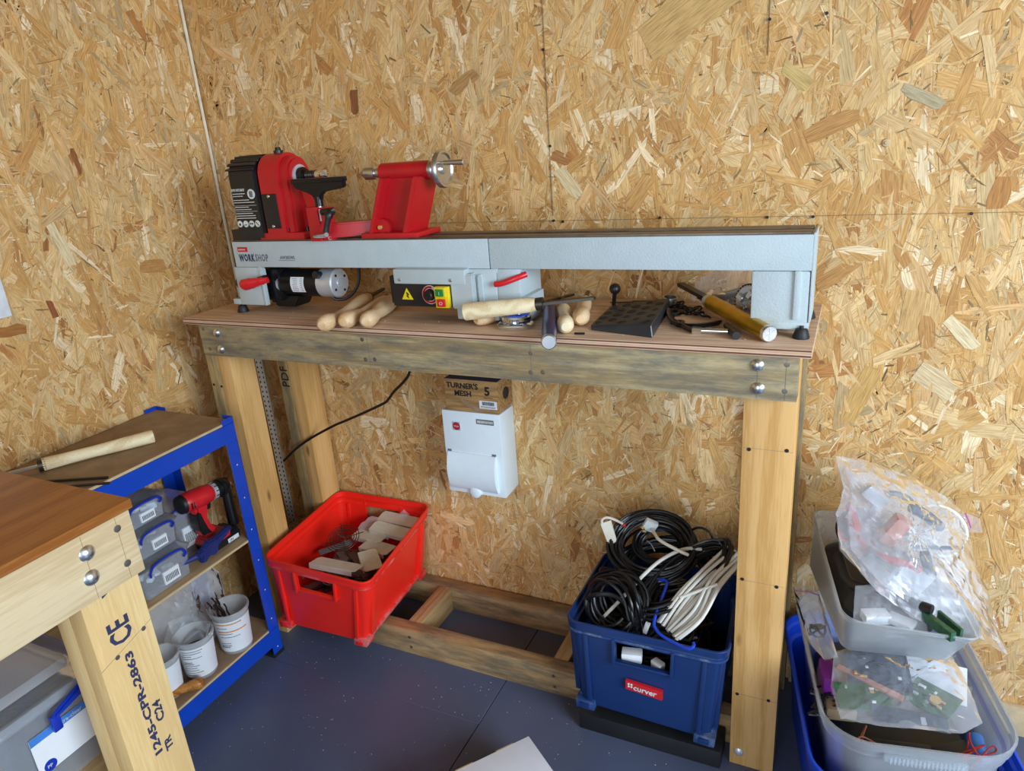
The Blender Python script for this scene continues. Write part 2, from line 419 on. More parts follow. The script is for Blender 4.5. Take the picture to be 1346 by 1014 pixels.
def strands(name, parent, O, U, V, Nn, su, sv, nbig, nsmall, bias, seed, extra=()):
    rng = np.random.default_rng(seed)
    w = np.array([p[1] for p in PAL]); w = w / w.sum(); cols = np.array([lin(p[0])[:3] for p in PAL])
    n = nbig + nsmall
    big = np.arange(n) < nbig
    Ls = np.where(big, rng.gamma(3.6, .026, n) + .026, rng.gamma(2.5, .009, n) + .008)
    Ws = np.where(big, np.clip(rng.gamma(2.4, .0095, n), .005, .052), rng.uniform(.0008, .0048, n))
    cx = rng.uniform(0, su, n); cy = rng.uniform(0, sv, n)
    an = bias + np.where(rng.random(n) < .72, rng.normal(0, .42, n), rng.uniform(-1.57, 1.57, n))
    an = np.where(big, an, rng.uniform(-1.57, 1.57, n))
    ci = rng.choice(len(PAL), n, p=w); cc = cols[ci] * rng.uniform(.88, 1.08, (n, 1)); cc = (cc * .92 + np.array(lin('#dcb074')[:3]) * .12) * np.array([1.04, .985, .93])
    dk = (~big) & (rng.random(n) < .05); cc[dk] *= .38
    lift = rng.uniform(0, .0016, n); lift[~big] += .0004
    tl = rng.normal(0, .006, n); tw = rng.normal(0, .025, n)
    for (x, y, l, wd, a, hexc) in extra:
        k = len(cx); cx = np.append(cx, x); cy = np.append(cy, y); Ls = np.append(Ls, l); Ws = np.append(Ws, wd); an = np.append(an, a)
        cc = np.vstack([cc, lin(hexc)[:3]]); lift = np.append(lift, .0022); tl = np.append(tl, 0); tw = np.append(tw, 0)
    n = len(cx)
    # ten points per strand: ragged ends, slightly bowed sides
    tx = np.array([-1, -.55, 0, .55, 1, 1, .5, 0, -.5, -1.0]); ty = np.array([-1, -1, -1, -1, -1, 1, 1, 1, 1, 1.0])
    X = tx[None] * (Ls / 2)[:, None]; Y = ty[None] * (Ws / 2)[:, None]
    X[:, [0, 4, 5, 9]] *= rng.uniform(.72, 1.08, (n, 4))
    Y *= rng.uniform(.72, 1.12, (n, 10)); Y[:, [0, 4, 5, 9]] *= rng.uniform(.45, 1, (n, 4))
    u = cx[:, None] + X * np.cos(an)[:, None] - Y * np.sin(an)[:, None]
    v = cy[:, None] + X * np.sin(an)[:, None] + Y * np.cos(an)[:, None]
    h = lift[:, None] + tl[:, None] * X + tw[:, None] * Y
    u = np.clip(u, 0, su); v = np.clip(v, 0, sv); h = np.clip(h, 0, .004)
    O, U, V, Nn = [np.array(q, float) for q in (O, U, V, Nn)]
    P = O + u[..., None] * U + v[..., None] * V + h[..., None] * Nn
    me = bpy.data.meshes.new(name)
    me.vertices.add(n * 10); me.vertices.foreach_set('co', P.reshape(-1))
    me.loops.add(n * 10); idx = np.arange(n * 10)
    flip = np.dot(np.cross(U, V), Nn) < 0
    if flip: idx = idx.reshape(n, 10)[:, ::-1].reshape(-1)
    me.loops.foreach_set('vertex_index', idx)
    me.polygons.add(n); me.polygons.foreach_set('loop_start', np.arange(n) * 10)
    me.update(calc_edges=True)
    uvl = me.uv_layers.new(name='UVMap')
    uvx = X + rng.uniform(0, 50, (n, 1)); uvy = Y + rng.uniform(0, 50, (n, 1))
    if flip: uvx = uvx[:, ::-1]; uvy = uvy[:, ::-1]
    uvl.data.foreach_set('uv', np.stack([uvx, uvy], -1).reshape(-1))
    ca = me.color_attributes.new('Col', 'FLOAT_COLOR', 'POINT')
    ca.data.foreach_set('color', np.concatenate([np.repeat(cc, 10, 0), np.ones((n * 10, 1))], 1).reshape(-1))
    me.transform(Matrix.Translation(-WL[parent.name])); me.materials.append(M['osb'])
    o = bpy.data.objects.new(name, me); COL.objects.link(o); o.parent = parent; WL[o.name] = WL[parent.name]; o['kind'] = 'stuff'
    return o


XL = -.174
wall_back = obj('wall_back', B().box(XL - .014, 2.7, .004, .018, 0, 2.25), M['osb_core'], kind='structure')
wall_left = obj('wall_left', B().box(XL - .018, XL - .004, -2.6, .0, 0, 2.25), M['osb_core'], kind='structure')
P2 = math.pi / 2
obj('ceiling', B().box(XL - .02, 4.2, -3.6, .02, 2.27, 2.30), M['osb_core'], kind='structure')
ex = [(1.305-XL, 1.70, .20, .10, .55, '#cfa96e'), (1.537-XL, 1.554, .075, .03, -.7, '#cdb072'), (1.902-XL, 1.009, .10, .03, -.8, '#e8d5ad'),
      (1.86-XL, .90, .10, .055, -.6, '#dcc59c'), (1.72-XL, .86, .17, .045, 1.25, '#cfa767'), (1.62-XL, 1.45, .12, .04, .4, '#c08f55'),
      (1.80-XL, 1.05, .10, .045, 1.5, '#d3ab71'), (1.93-XL, 1.30, .07, .035, 1.5, '#b98348'), (1.0-XL, 1.42, .06, .03, -.4, '#b07c4c'),
      (.75-XL, 1.62, .10, .03, .5, '#b58c58'), (1.2-XL, 1.33, .09, .045, .9, '#cfa063'), (1.02-XL, 1.36, .10, .035, -.9, '#dfca9f'),
      (.40-XL, 1.60, .08, .03, 1.5, '#8f5b34'), (1.72-XL, 1.74, .08, .03, -.6, '#bd935f'), (1.78-XL, 1.49, .09, .022, -.5, '#b8a988')]
strands('wood_strands', wall_back, (XL, .004, 0), (1, 0, 0), (0, 0, 1), (0, -1, 0), 2.75, 2.25, 15500, 42000, P2, 11, ex)
exl = [(.95, 1.19, .075, .028, -.05, '#a36432'), (.62, 1.15, .05, .018, 1.4, '#9c5a35'), (.45, 1.5, .07, .016, 1.45, '#9a6238'), (.74, 1.12, .10, .03, .1, '#a9713a'),
       (.8, 1.46, .06, .016, .5, '#8a5a38'), (.3, 1.2, .10, .035, .1, '#c08f55'), (.55, 1.30, .13, .03, 1.3, '#e6d3a8')]
strands('wood_strands', wall_left, (XL - .004, 0, 0), (0, -1, 0), (0, 0, 1), (1, 0, 0), 2.2, 2.25, 12500, 32000, P2 - .08, 23, exl)
# floor: painted boards with open joints
floor_o = bpy.data.objects.new('floor', None)
fb = B().box(XL - .02, 3.2, -3.4, .02, -.03, -.0125)
floor_o = obj('floor', fb, M['groove'], kind='structure')
for (x0, x1, y0, y1) in ((XL - .02, .868, -.4575, .02), (XL - .02, .868, -3.4, -.4585), (.8705, 3.2, -3.4, .02)):
    obj('floor_panel', B().box(x0, x1, y0, y1, -.0125, 0, .0006, 1), M['floor'], floor_o)
g = B()
for _ in range(420):
    x = random.uniform(.1, 1.6); y = random.uniform(-1.1, -.3); q = random.uniform(.0004, .0014)
    g.hexa([(x + math.cos(a) * q * f, y + math.sin(a) * q, z) for z in (0, .0006) for a, f in zip((0, 1.5, 3.1, 4.6), (1, .6, 1.3, .8))])
obj('sawdust_specks', g, M['dust'], floor_o, kind='stuff')
obj('baseboard_back', B().box(1.61, 2.7, -.012, .002, 0, .085, .001), M['chipedge'], kind='structure')
obj('trim_1', B().box(XL + .001, XL + .0075, -.010, -.003, .8, 2.25, .001), M['strip'], kind='structure')
g = B()
for (a, b_) in (((.45, 1.2705), (2.4, 1.2605)),): g.prism([(0, 0), (b_[0]-a[0], b_[1]-a[1]), (b_[0]-a[0], b_[1]-a[1]+.0005), (0, .0005)], (a[0], -.0005, a[1]), (1, 0, 0), (0, 0, 1), (0, .004, 0))
g.box(.9737, .9741, -.0005, .003, 1.28, 2.2).box(1.4807, 1.4811, -.0005, .003, 1.6, 2.2)
obj('pencil_line', g, M['pencil'], wall_back)
for (x, z) in ((.97, 1.669), (.975, 1.268), (1.0, 1.265), (1.591, 1.263), (1.495, 1.264), (1.887, 1.262), (1.481, 1.668), (1.59, 1.665), (.58, 1.272), (1.25, 1.269), (1.82, 1.66), (.975, 1.45)):
    obj('screw', B().cyl((x, .003, z), (x, -.0022, z), .0032, n=8), M['print_k'], wall_back)
obj('knot', B().lathe((1.72, .003, 1.409), (0, -1, 0), [(0, 0), (0, .009), (.004, .007), (.0045, .004), (.007, .003), (.007, 0)], 12), M['chipedge'], wall_back)
pc = tag(obj('pinned_sheet', B().box(XL + .001, XL + .003, -.90, -.722, 1.155, 1.25, .0005), M['whiteboard']), 'white sheet on the left wall at the picture edge', 'sheet')

# ------------------------------------------------------------------ long workbench
H = 1.07; D = .383
WB = thing('workbench', 'long narrow timber workbench with plywood top against the back wall', 'workbench', (.81, -.19, 0))
top = obj('worktop', B().box(0, 1.623, -D, -.005, H - .0165, H, .0012), M['ply'], WB)
for k, (z0, z1, c) in enumerate(((.0125, .0155, 0), (.0075, .0105, 0), (.002, .0055, 0))):
    obj('ply_layer', B().box(.0008, 1.6222, -D - .0004, -D + .001, H - .0165 + z0, H - .0165 + z1), M['plylight'] if k % 2 else M['plyline'], top)
apr = obj('front_apron', B().box(.054, 1.602, -D + .001, -.342, H - .0165 - .0875, H - .0168, .0015), M['pine_x'], WB)
AY = -D + .001
for (x, z) in ((.12, 1.033), (.123, .986), (1.529, 1.035), (1.532, .989)):
    obj('coach_bolt', B().lathe((x, AY + .001, z), (0, -1, 0), [(0, 0), (0, .0125), (.002, .0125), (.006, .009), (.008, .004), (.0085, 0)], 18), M['steel'], apr)
for (x, z) in ((.07, 1.042), (.08, .985), (1.581, 1.04), (1.58, .987), (1.06, 1.031), (1.057, .987), (1.086, .989), (.61, 1.039), (.612, .988), (.64, .99)):
    obj('screw', B().lathe((x, AY + .003, z), (0, -1, 0), [(0, 0), (0, .0050), (.0030, .0054), (.0034, .0030), (.0028, 0)], 12), M['screw'], apr)
obj('pencil_line', B().box(1.5298, 1.5303, AY - .0004, AY + .001, .968, 1.05).box(1.5805, 1.581, AY - .0004, AY + .001, .968, 1.05).box(1.0595, 1.06, AY - .0004, AY + .001, .968, 1.05).box(.625, .6254, AY - .0004, AY + .001, .968, 1.05), M['print_g'], apr)
obj('back_rail', B().box(.12, 1.50, -.048, -.006, .968, 1.053, .0015), M['pine_xd'], WB)
for x in (.0985, 1.455): obj('side_rail', B().box(x + .004, x + .044, -.26, -.10, .97, 1.052, .0015), M['pine_y'], WB)
# front left leg: a grey board outside, a fresh one inside
lg = obj('leg', B().box(.006, .053, -.341, -.252, 0, 1.053, .002), M['pine_zg'], WB, label='weathered grey board of the front left leg')
obj('leg', B().box(.0535, .099, -.342, -.252, 0, 1.053, .002), M['pine_z'], WB)
obj('screw', B().cyl((.015, -.3395, .86), (.015, -.3418, .86), .004, n=8).cyl((.045, -.3395, .857), (.045, -.3418, .857), .004, n=8), M['print_k'], lg)
lb = obj('leg', B().box(.028, .073, -.097, -.008, 0, 1.053, .002), M['pine_zg'], WB)
obj('leg', B().box(.0735, .119, -.098, -.008, 0, 1.053, .002), M['pine_z'], WB)
text('PDF', (.068, -.0985, .77), .042, M['print_k'], lb, FRONT @ Matrix.Rotation(P2, 3, 'Z'))
rl = obj('leg', B().box(1.502, 1.602, -.3415, -.3015, 0, 1.053, .002), M['pine_z'], WB)
obj('leg', B().box(1.503, 1.602, -.3005, -.262, 0, 1.053, .002), M['pine_z'], WB)
obj('leg', B().box(1.505, 1.602, -.05, -.008, 0, 1.053, .002), M['pine_zg'], WB)
for (x, z) in ((1.516, .841), (1.588, .847), (1.514, .529), (1.585, .525), (1.514, .213), (1.583, .216)):
    obj('screw', B().cyl((x, -.340, z), (x, -.3422, z), .0042, n=10), M['print_k'], rl)
obj('pencil_line', B().box(1.503, 1.6, -.3418, -.341, .8438, .8443).box(1.503, 1.6, -.3418, -.341, .5268, .5273).box(1.503, 1.6, -.3418, -.341, .2143, .2148), M['print_g'], rl)
obj('coach_bolt', B().lathe((1.523, -.341, .04), (0, -1, 0), [(0, 0), (0, .0115), (.002, .0115), (.005, .008), (.007, 0)], 18), M['ptfe'], rl)
obj('coach_bolt', B().lathe((.03, -.341, .55), (0, -1, 0), [(0, 0), (0, .0115), (.002, .0115), (.005, .008), (.007, 0)], 18), M['ptfe'], lg)
# base frame between the legs
fr = obj('base_rail', B().box(.10, 1.50, -.284, -.241, 0, .087, .002), M['pine_xd'], WB)
obj('base_rail', B().box(.12, 1.504, -.047, -.006, 0, .087, .002), M['pine_xd'], WB)
for x in (.518, 1.005): obj('cross_member', B().box(x, x + .043, -.2405, -.0475, 0, .086, .002), M['pine_y'], WB)
for (x, z) in ((.545, .062), (.547, .026), (1.02, .062), (1.022, .026)):
    obj('screw', B().lathe((x, -.2815, z), (0, -1, 0), [(0, 0), (0, .0048), (.0031, .005), (.0033, .003), (.0028, 0)], 12), M['screw'], fr)

# ------------------------------------------------------------------ wood lathe
LT = thing('wood_lathe', 'long grey and red bench lathe standing on the plywood worktop', 'lathe', (.88, -.247, H))
bed = obj('bed', B().box(.155, .934, -.30, -.195, 1.199, 1.267, .0025), M['castiron'], LT)
obj('bed_extension', B().box(.936, 1.609, -.30, -.195, 1.199, 1.267, .0025).box(.936, .955, -.3005, -.25, 1.188, 1.2, .004), M['castiron'], LT)
obj('bedway', B().box(.157, 1.605, -.297, -.262, 1.2665, 1.2715, .0012).box(.157, 1.605, -.234, -.198, 1.2665, 1.2715, .0012), M['bedways'], LT)
obj('badge', B().box(.1735, .208, -.3012, -.2995, 1.2405, 1.253), M['print_r'], bed)
text('axminster', (.1755, -.3013, 1.2445), .0072, M['print_w'], bed, sx=.9)
text('WORK', (.1735, -.3003, 1.2155), .0260, M['print_b'], bed, sx=.60, bold=.0009, gap=1.22)
text('SHOP', (.2315, -.3003, 1.2155), .0260, M['print_g'], bed, sx=.60, bold=.0006, gap=1.22)
text('AW305WL', (.318, -.3003, 1.2205), .0125, M['print_g'], bed, sx=.86, bold=.0002)
obj('underline', B().box(.312, .366, -.3004, -.2995, 1.2165, 1.2178), M['print_g'], bed)
# right foot casting
f = obj('end_casting', B().box(1.502, 1.608, -.299, -.132, 1.094, 1.199, .006).box(1.512, 1.610, -.3, -.25, 1.085, 1.10, .003), M['castiron'], LT)
obj('rib', B().box(1.580, 1.592, -.3045, -.296, 1.105, 1.20, .003), M['castiron'], f)
obj('end_plate', B().box(1.6085, 1.6125, -.2995, -.1965, 1.10, 1.27, .001), M['castiron'], LT)
for (x, y) in ((1.598, -.302), (1.600, -.142), (.134, -.287), (.134, -.15)):
    obj('rubber_foot', B().lathe((x, y, H), (0, 0, 1), [(0, 0), (0, .0155), (.002, .016), (.017, .0115), (.019, .010), (.019, .004), (.024, .004), (.024, 0)], 20), M['rubber'], LT)
# left foot plate
f = obj('foot_plate', B().box(.146, .238, -.3015, -.295, 1.094, 1.199, .004).box(.118, .15, -.3005, -.27, 1.094, 1.11, .003).box(.236, .243, -.3035, -.288, 1.094, 1.19, .003)
        .prism([(0, 0), (.017, 0), (.017, .02), (.012, .028), (.005, .028), (0, .02)], (.229, -.302, 1.172), (1, 0, 0), (0, 0, 1), (0, .016, 0), .001)
        .box(.118, .15, -.27, -.13, 1.094, 1.104, .002).box(.146, .236, -.16, -.15, 1.094, 1.199, .002), M['greysheet'], LT)
obj('knob', B().lathe((.142, -.25, 1.146), (-1, 0, 0), [(0, 0), (0, .016), (.012, .022), (.032, .021), (.042, .014), (.044, 0)], 18), M['black'], LT)
obj('tension_handle', B().tube([(.285, -.325, 1.170), (.268, -.33, 1.168), (.25, -.334, 1.165), (.232, -.338, 1.162), (.216, -.339, 1.159), (.209, -.339, 1.158)], .0165, 12, 3, .8, (.55, .7, .85, 1, 1.05, .9)), M['redgrip'], LT)
obj('pivot_bolt', B().cyl((.258, -.33, 1.172), (.258, -.30, 1.172), .007, n=8), M['blackm'], LT)
# motor
A = (-.236, 1.147)
mo = obj('motor', B().cyl((.255, A[0], A[1]), (.40, A[0], A[1]), .038, n=32, bev=.002).box(.20, .275, -.275, -.18, 1.10, 1.19, .012).prism([(0, 0), (.07, 0), (.09, .03), (-.01, .03)], (.235, -.26, 1.082), (1, 0, 0), (0, 0, 1), (0, .06, 0), .003), M['blackm'], LT)
obj('end_cap', B().lathe((.398, A[0], A[1]), (1, 0, 0), [(0, 0), (0, .0385), (.048, .0385), (.0515, .0355), (.0515, .012), (.054, .011), (.054, 0)], 32), M['ptfe'], mo)
for k in range(4): obj('screw', B().cyl((.449, A[0] + .026*math.cos(k*P2+.6), A[1] + .026*math.sin(k*P2+.6)), (.4515, A[0] + .026*math.cos(k*P2+.6), A[1] + .026*math.sin(k*P2+.6)), .0035, n=8), M['black'], mo)
obj('motor_flange', B().lathe((.262, A[0], A[1]), (1, 0, 0), [(0, .03), (0, .0405), (.007, .0405), (.007, .03)], 32), M['steel'], mo)
obj('brush_cap', B().cyl((.408, -.262, 1.172), (.408, -.281, 1.176), .010, n=14), M['black'], mo)
g = B(); rr = .0386
arc = [(.318, .36), (.322, .36)]
ring = [[(x, A[0] - rr*math.cos(t), A[1] + rr*math.sin(t)) for x in (.312, .358)] for t in [R(-32 + i * 8) for i in range(9)]]
t_ = bmesh.new(); vs = [[t_.verts.new(p) for p in q] for q in ring]
for q, w in zip(vs, vs[1:]): t_.faces.new((q[0], q[1], w[1], w[0]))
g._merge(t_)
obj('rating_label', g, M['label'], mo)
g = B()
for i in range(7):
    t = R(-24 + i * 8); g.obox((.326 + random.uniform(0, .004), A[0] - (rr+.0004)*math.cos(t), A[1] + (rr+.0004)*math.sin(t)), (random.uniform(.014, .022), .0004, .0012), Matrix.Rotation(-t, 3, 'X'))
    g.obox((.350, A[0] - (rr+.0004)*math.cos(t), A[1] + (rr+.0004)*math.sin(t)), (.009, .0004, .0014), Matrix.Rotation(-t, 3, 'X'))
obj('small_print', g, M['print_g'], mo)
obj('motor_cable', B().tube([(.425, -.25, 1.112), (.44, -.245, 1.103), (.465, -.235, 1.106), (.487, -.225, 1.125), (.498, -.215, 1.155), (.50, -.21, 1.205)], .0042, 8, 5), M['cable'], LT)
# headstock
HA = (-.247, 1.425)


def arch(x0, x1, w, zb, ztop, n=14, ww=None, sq=1.0):
    """arch-topped section across y, extruded along x"""
    ww = ww or w; pts = [(-ww, zb), (ww, zb)]
    zc = ztop - w * sq
    for i in range(n + 1):
        a = math.pi * i / n; pts.append((w * math.cos(a), zc + w * sq * math.sin(a)))
    return pts


hs = obj('headstock', B().prism([(y - 0, z) for y, z in arch(0, 0, .053, 1.272, 1.484, ww=.053)], (.285, HA[0], 0), (0, 1, 0), (0, 0, 1), (.078, 0, 0), .008)
         .prism([(y, z) for y, z in arch(0, 0, .044, 1.272, 1.474, ww=.047)], (.355, HA[0], 0), (0, 1, 0), (0, 0, 1), (.028, 0, 0), .006)
         .box(.262, .412, -.301, -.195, 1.2715, 1.289, .003)
         .prism([(0, 0), (.035, 0), (.012, .10), (0, .115)], (.375, -.258, 1.285), (1, 0, 0), (0, 0, 1), (0, .022, 0), .003), M['red'], LT)
cov = obj('pulley_cover', B().prism([(y, z) for y, z in arch(0, 0, .056, 1.272, 1.477, sq=.75)], (.190, HA[0], 0), (0, 1, 0), (0, 0, 1), (.094, 0, 0), .005)
          .box(.167, .262, -.3035, -.195, 1.2715, 1.30, .002), M['black'], LT)
g = B()
for i, a in enumerate((20, 38, 56, 74, 92)):
    yy = HA[0] - .056*math.cos(R(a)) ; zz = 1.435 + .042*math.sin(R(a))
    g.obox((.236, yy, zz + .002), (.098, .004, .010), Matrix.Rotation(-R(90 - a), 3, 'X'), .001, 1)
obj('cooling_fin', g, M['black'], cov)
FY = HA[0] - .0563
text('IMPORTANT', (.196, FY - .0003, 1.397), .0095, M['print_w'], cov, sx=.85)
g = B()
for z in (1.390, 1.384, 1.374, 1.368, 1.356, 1.350, 1.340, 1.334, 1.328): g.box(.197, .197 + random.uniform(.04, .075) * (.6 if z > 1.38 else 1), FY - .0006, FY + .0005, z, z + .0017)
g.box(.197, .272, FY - .0006, FY + .0005, 1.3605, 1.3612).box(.197, .272, FY - .0006, FY + .0005, 1.3455, 1.3462)
obj('small_print', g, M['print_w'], cov)
obj('manual_symbol', B().cyl((.262, FY + .0005, 1.389), (.262, FY - .0008, 1.389), .0125, n=20), M['print_w'], cov)
obj('manual_symbol', B().box(.256, .2675, FY - .0013, FY, 1.3815, 1.396, .0012).box(.2612, .2624, FY - .0015, FY, 1.381, 1.398), M['print_g'], cov)
for k in range(4):
    x = .204 + k * .0205
    obj('safety_symbol', B().cyl((x, FY + .0005, 1.314), (x, FY - .0008, 1.314), .0085, n=18), M['print_w'], cov)
    s = B()
    if k == 0: s.box(x-.003, x+.003, FY-.0014, FY, 1.310, 1.316, .001)
    if k == 1: s.box(x-.005, x+.004, FY-.0014, FY, 1.3105, 1.3125)
    if k == 2: s.box(x-.0055, x-.001, FY-.0014, FY, 1.3125, 1.316).box(x+.001, x+.0055, FY-.0014, FY, 1.3125, 1.316)
    if k == 3: s.obox((x, FY-.001, 1.314), (.014, .001, .0018), Matrix.Rotation(R(45), 3, 'Y'))
    obj('safety_symbol', s, M['print_k'], cov)
hp = obj('access_plate', B().box(.294, .341, -.3025, -.299, 1.300, 1.387, .001), M['black'], hs)
for z in (1.381, 1.306): obj('screw', B().lathe((.3175, -.3022, z), (0, -1, 0), [(0, 0), (0, .0045), (.002, .0035), (.0028, 0)], 12), M['steel'], hp)
obj('lock_knob', B().cyl((.325, HA[0], 1.482), (.325, HA[0], 1.490), .012, n=10).cyl((.325, HA[0], 1.490), (.325, HA[0], 1.498), .008, .0065, n=10), M['black'], hs)
for x in (.362, .405): obj('bolt', B().cyl((x, -.288 if x < .4 else -.275, 1.287), (x, -.288 if x < .4 else -.275, 1.300), .006, n=8), M['blackm'], hs)
SX = .383; SP = (SX, HA[0], HA[1])
obj('bearing_ring', B().lathe(SP, (1, 0, 0), [(0, 0), (0, .028), (.004, .028), (.005, .022), (.005, 0)], 28), M['ptfe'], hs)
obj('spindle_nut', B().lathe((SX + .004, HA[0], HA[1]), (1, 0, 0), [(0, 0), (0, .021), (.01, .021), (.012, .016), (.02, .015), (.02, 0)], 24), M['blackm'], hs)
sp = obj('spindle', B().lathe((SX + .02, HA[0], HA[1]), (1, 0, 0), [(0, 0), (0, .012)] + [(t*.003 + .002, .0115 if t % 2 else .0095) for t in range(10)] + [(.034, .012), (.034, 0)], 20), M['darksteel'], hs)
obj('drive_centre', B().lathe((SX + .052, HA[0], HA[1]), (1, 0, 0), [(0, 0), (0, .0105), (.018, .0105), (.019, .0085), (.026, .0085), (.026, 0)], 20)
    .box(SX + .076, SX + .088, HA[0] - .0105, HA[0] + .0105, HA[1] - .0012, HA[1] + .0012).box(SX + .076, SX + .088, HA[0] - .0012, HA[0] + .0012, HA[1] - .0105, HA[1] + .0105).cyl((SX + .076, HA[0], HA[1]), (SX + .094, HA[0], HA[1]), .003, .0004, n=8), M['chrome'], hs)
# tool rest + banjo
tr = obj('tool_rest', B().prism([(-.078, .0), (.078, .0), (.077, -.023), (.066, -.026), (.016, -.032), (.004, -.040), (.001, -.052), (-.018, -.052), (-.022, -.041), (-.036, -.033), (-.070, -.022), (-.078, -.014)], (.491, -.300, 1.418), (.996, 0, -.0), (0, 0, 1), (0, -.014, 0), .002)
        .box(.411, .571, -.318, -.299, 1.408, 1.4195, .0025).cyl((.482, -.307, 1.375), (.482, -.307, 1.352), .0105, n=16), M['blackm'], LT)
obj('rest_post', B().cyl((.482, -.307, 1.362), (.482, -.307, 1.34), .0078, n=16), M['steel'], tr)
bj = obj('banjo', B().box(.452, .486, -.325, -.290, 1.269, 1.352, .003).prism([(.0, -.034), (.034, -.034), (.19, .055), (.215, .075), (.215, .105), (.19, .11), (.15, .085), (0, 0)], (.468, -.292, 1.276), (1, 0, 0), (0, 1, 0), (0, 0, .034), .004)
         .box(.486, .512, -.320, -.292, 1.270, 1.350, .003), M['red'], LT)
lv = obj('clamp_lever', B().tube([(.530, -.325, 1.340), (.536, -.340, 1.338), (.534, -.346, 1.325), (.528, -.348, 1.308), (.523, -.349, 1.293)], .0085, 10, 3, 1, (1.2, 1.2, .85, .8, .9)).tube([(.505, -.330, 1.340), (.546, -.337, 1.344)], .0075, 10), M['black'], bj)
obj('screw', B().cyl((.545, -.337, 1.344), (.550, -.337, 1.345), .004, n=10), M['steel'], lv)
obj('cam_handle', B().cyl((.470, -.327, 1.283), (.535, -.362, 1.290), .0062, n=14, bev=.001), M['chrome'], bj)
obj('casting_mark', B().box(.4885, .4925, -.3212, -.3198, 1.318, 1.346), M['print_w'], bj)
text('C', (.504, -.3205, 1.272), .012, M['print_w'], bj)
# tailstock
TS = (-.247, 1.420)
ts = obj('tailstock', B().cyl((.637, *TS), (.775, *TS), .0215, n=28, bev=.002)
         .prism([(.605, 1.272), (.617, 1.272), (.672, 1.408), (.658, 1.408)], (0, -.296, 0), (1, 0, 0), (0, 0, 1), (0, .098, 0), .002)
         .prism([(.702, 1.272), (.717, 1.272), (.765, 1.408), (.751, 1.408)], (0, -.295, 0), (1, 0, 0), (0, 0, 1), (0, .096, 0), .002)
         .prism([(.612, 1.272), (.715, 1.272), (.76, 1.41), (.665, 1.41)], (0, -.262, 0), (1, 0, 0), (0, 0, 1), (0, .022, 0), .002)
         .box(.590, .752, -.301, -.193, 1.2715, 1.283, .002)
         .cyl((.640, -.262, 1.292), (.640, -.280, 1.292), .022, n=20), M['red'], LT)
obj('bolt', B().cyl((.636, -.279, 1.295), (.636, -.287, 1.295), .005, n=6), M['amber'], ts)
q = obj('quill', B().lathe((.637, *TS), (-1, 0, 0), [(0, 0), (0, .0125), (.012, .0125), (.013, .010), (.018, .010), (.019, .0155), (.046, .0155), (.047, .0145), (.070, .0), ], 24), M['steel'], ts)
hw = obj('handwheel', B().lathe((.775, *TS), (1, 0, 0), [(0, 0), (0, .021), (.012, .021), (.018, .017), (.024, .018), (.024, .040), (.027, .043), (.034, .043), (.038, .0405), (.038, .036), (.034, .032), (.032, .012), (.037, .010), (.037, 0)], 36), M['steel'], LT)
obj('crank_handle', B().lathe((.806, -.272, 1.434), (1, 0, -.02), [(0, 0), (0, .0035), (.018, .0035), (.020, .0055), (.060, .0065), (.070, .0065), (.071, .005), (.071, 0)], 14), M['steel'], hw)
# control box and middle casting
mc = obj('middle_casting', B().box(.838, .950, -.3015, -.18, 1.078, 1.199, .005).box(.95, 1.008, -.300, -.18, 1.085, 1.199, .004).box(1.0, 1.022, -.300, -.2, 1.078, 1.135, .003), M['castiron'], LT)
obj('rib', B().prism([(0, 0), (.012, 0), (.012, .085), (.009, .093), (.003, .093), (0, .085)], (.905, -.3015, 1.095), (1, 0, 0), (0, 0, 1), (0, -.008, 0), .001), M['castiron'], mc)
cv = obj('control_cover', B().box(.683, .880, -.3225, -.29, 1.165, 1.201, .005).prism([(.838, 1.108), (.898, 1.108), (.898, 1.19), (.838, 1.19)], (0, -.3205, 0), (1, 0, 0), (0, 0, 1), (0, .022, 0), .003), M['greysheet'], LT)
for x in (.701, .842): obj('screw', B().lathe((x, -.322, 1.176), (0, -1, 0), [(0, 0), (0, .0045), (.002, .004), (.003, 0)], 10), M['steel'], cv)
cb = obj('control_box', B().box(.672, .838, -.318, -.21, 1.110, 1.168, .003).box(.655, .675, -.30, -.215, 1.112, 1.18, .003), M['black'], LT)
CY = -.3182
g = B().prism([(0, 0), (.032, 0), (.016, .028)], (.699, CY, 1.127), (1, 0, 0), (0, 0, 1), (0, -.0008, 0)); wt = obj('warning_triangle', g, M['yellow'], cb)
obj('warning_triangle', B().prism([(0, .016), (.006, .009), (.002, .009), (.0045, 0), (-.004, .0075), (0, .0075), (-.003, .016)], (.7155, CY - .0008, 1.129), (1, 0, 0), (0, 0, 1), (0, -.0006, 0)), M['print_k'], cb)
obj('speed_scale', B().lathe((.780, CY + .0005, 1.140), (0, -1, 0), [(0, .0), (0, .0225), (.0012, .0225), (.0012, .0)], 30), M['print_w'], cb)
g = B()
for i in range(24):
    a = R(-150 + i * 11); g.obox((.780 - .0185*math.cos(a), CY - .0012, 1.140 - .0185*math.sin(a) * -1), (.0052, .0010, .0046), Matrix.Rotation(a, 3, 'Y'))
obj('speed_scale', g, M['print_r'], cb)
obj('speed_knob', B().lathe((.780, CY, 1.140), (0, -1, 0), [(0, 0), (0, .015), (.003, .014), (.012, .012), (.014, .010), (.014, 0)], 20).box(.7785, .7815, CY-.016, CY-.012, 1.130, 1.150), M['black'], cb)
sw = obj('switch', B().box(.799, .836, CY - .012, CY, 1.111, 1.162, .003).box(.80, .831, CY - .016, CY - .010, 1.137, 1.161, .003), M['yellow'], cb)
obj('start_button', B().box(.805, .826, CY - .019, CY - .012, 1.140, 1.157, .0015).box(.8155, .8165, CY-.0195, CY-.018, 1.144, 1.153), M['green'], sw)
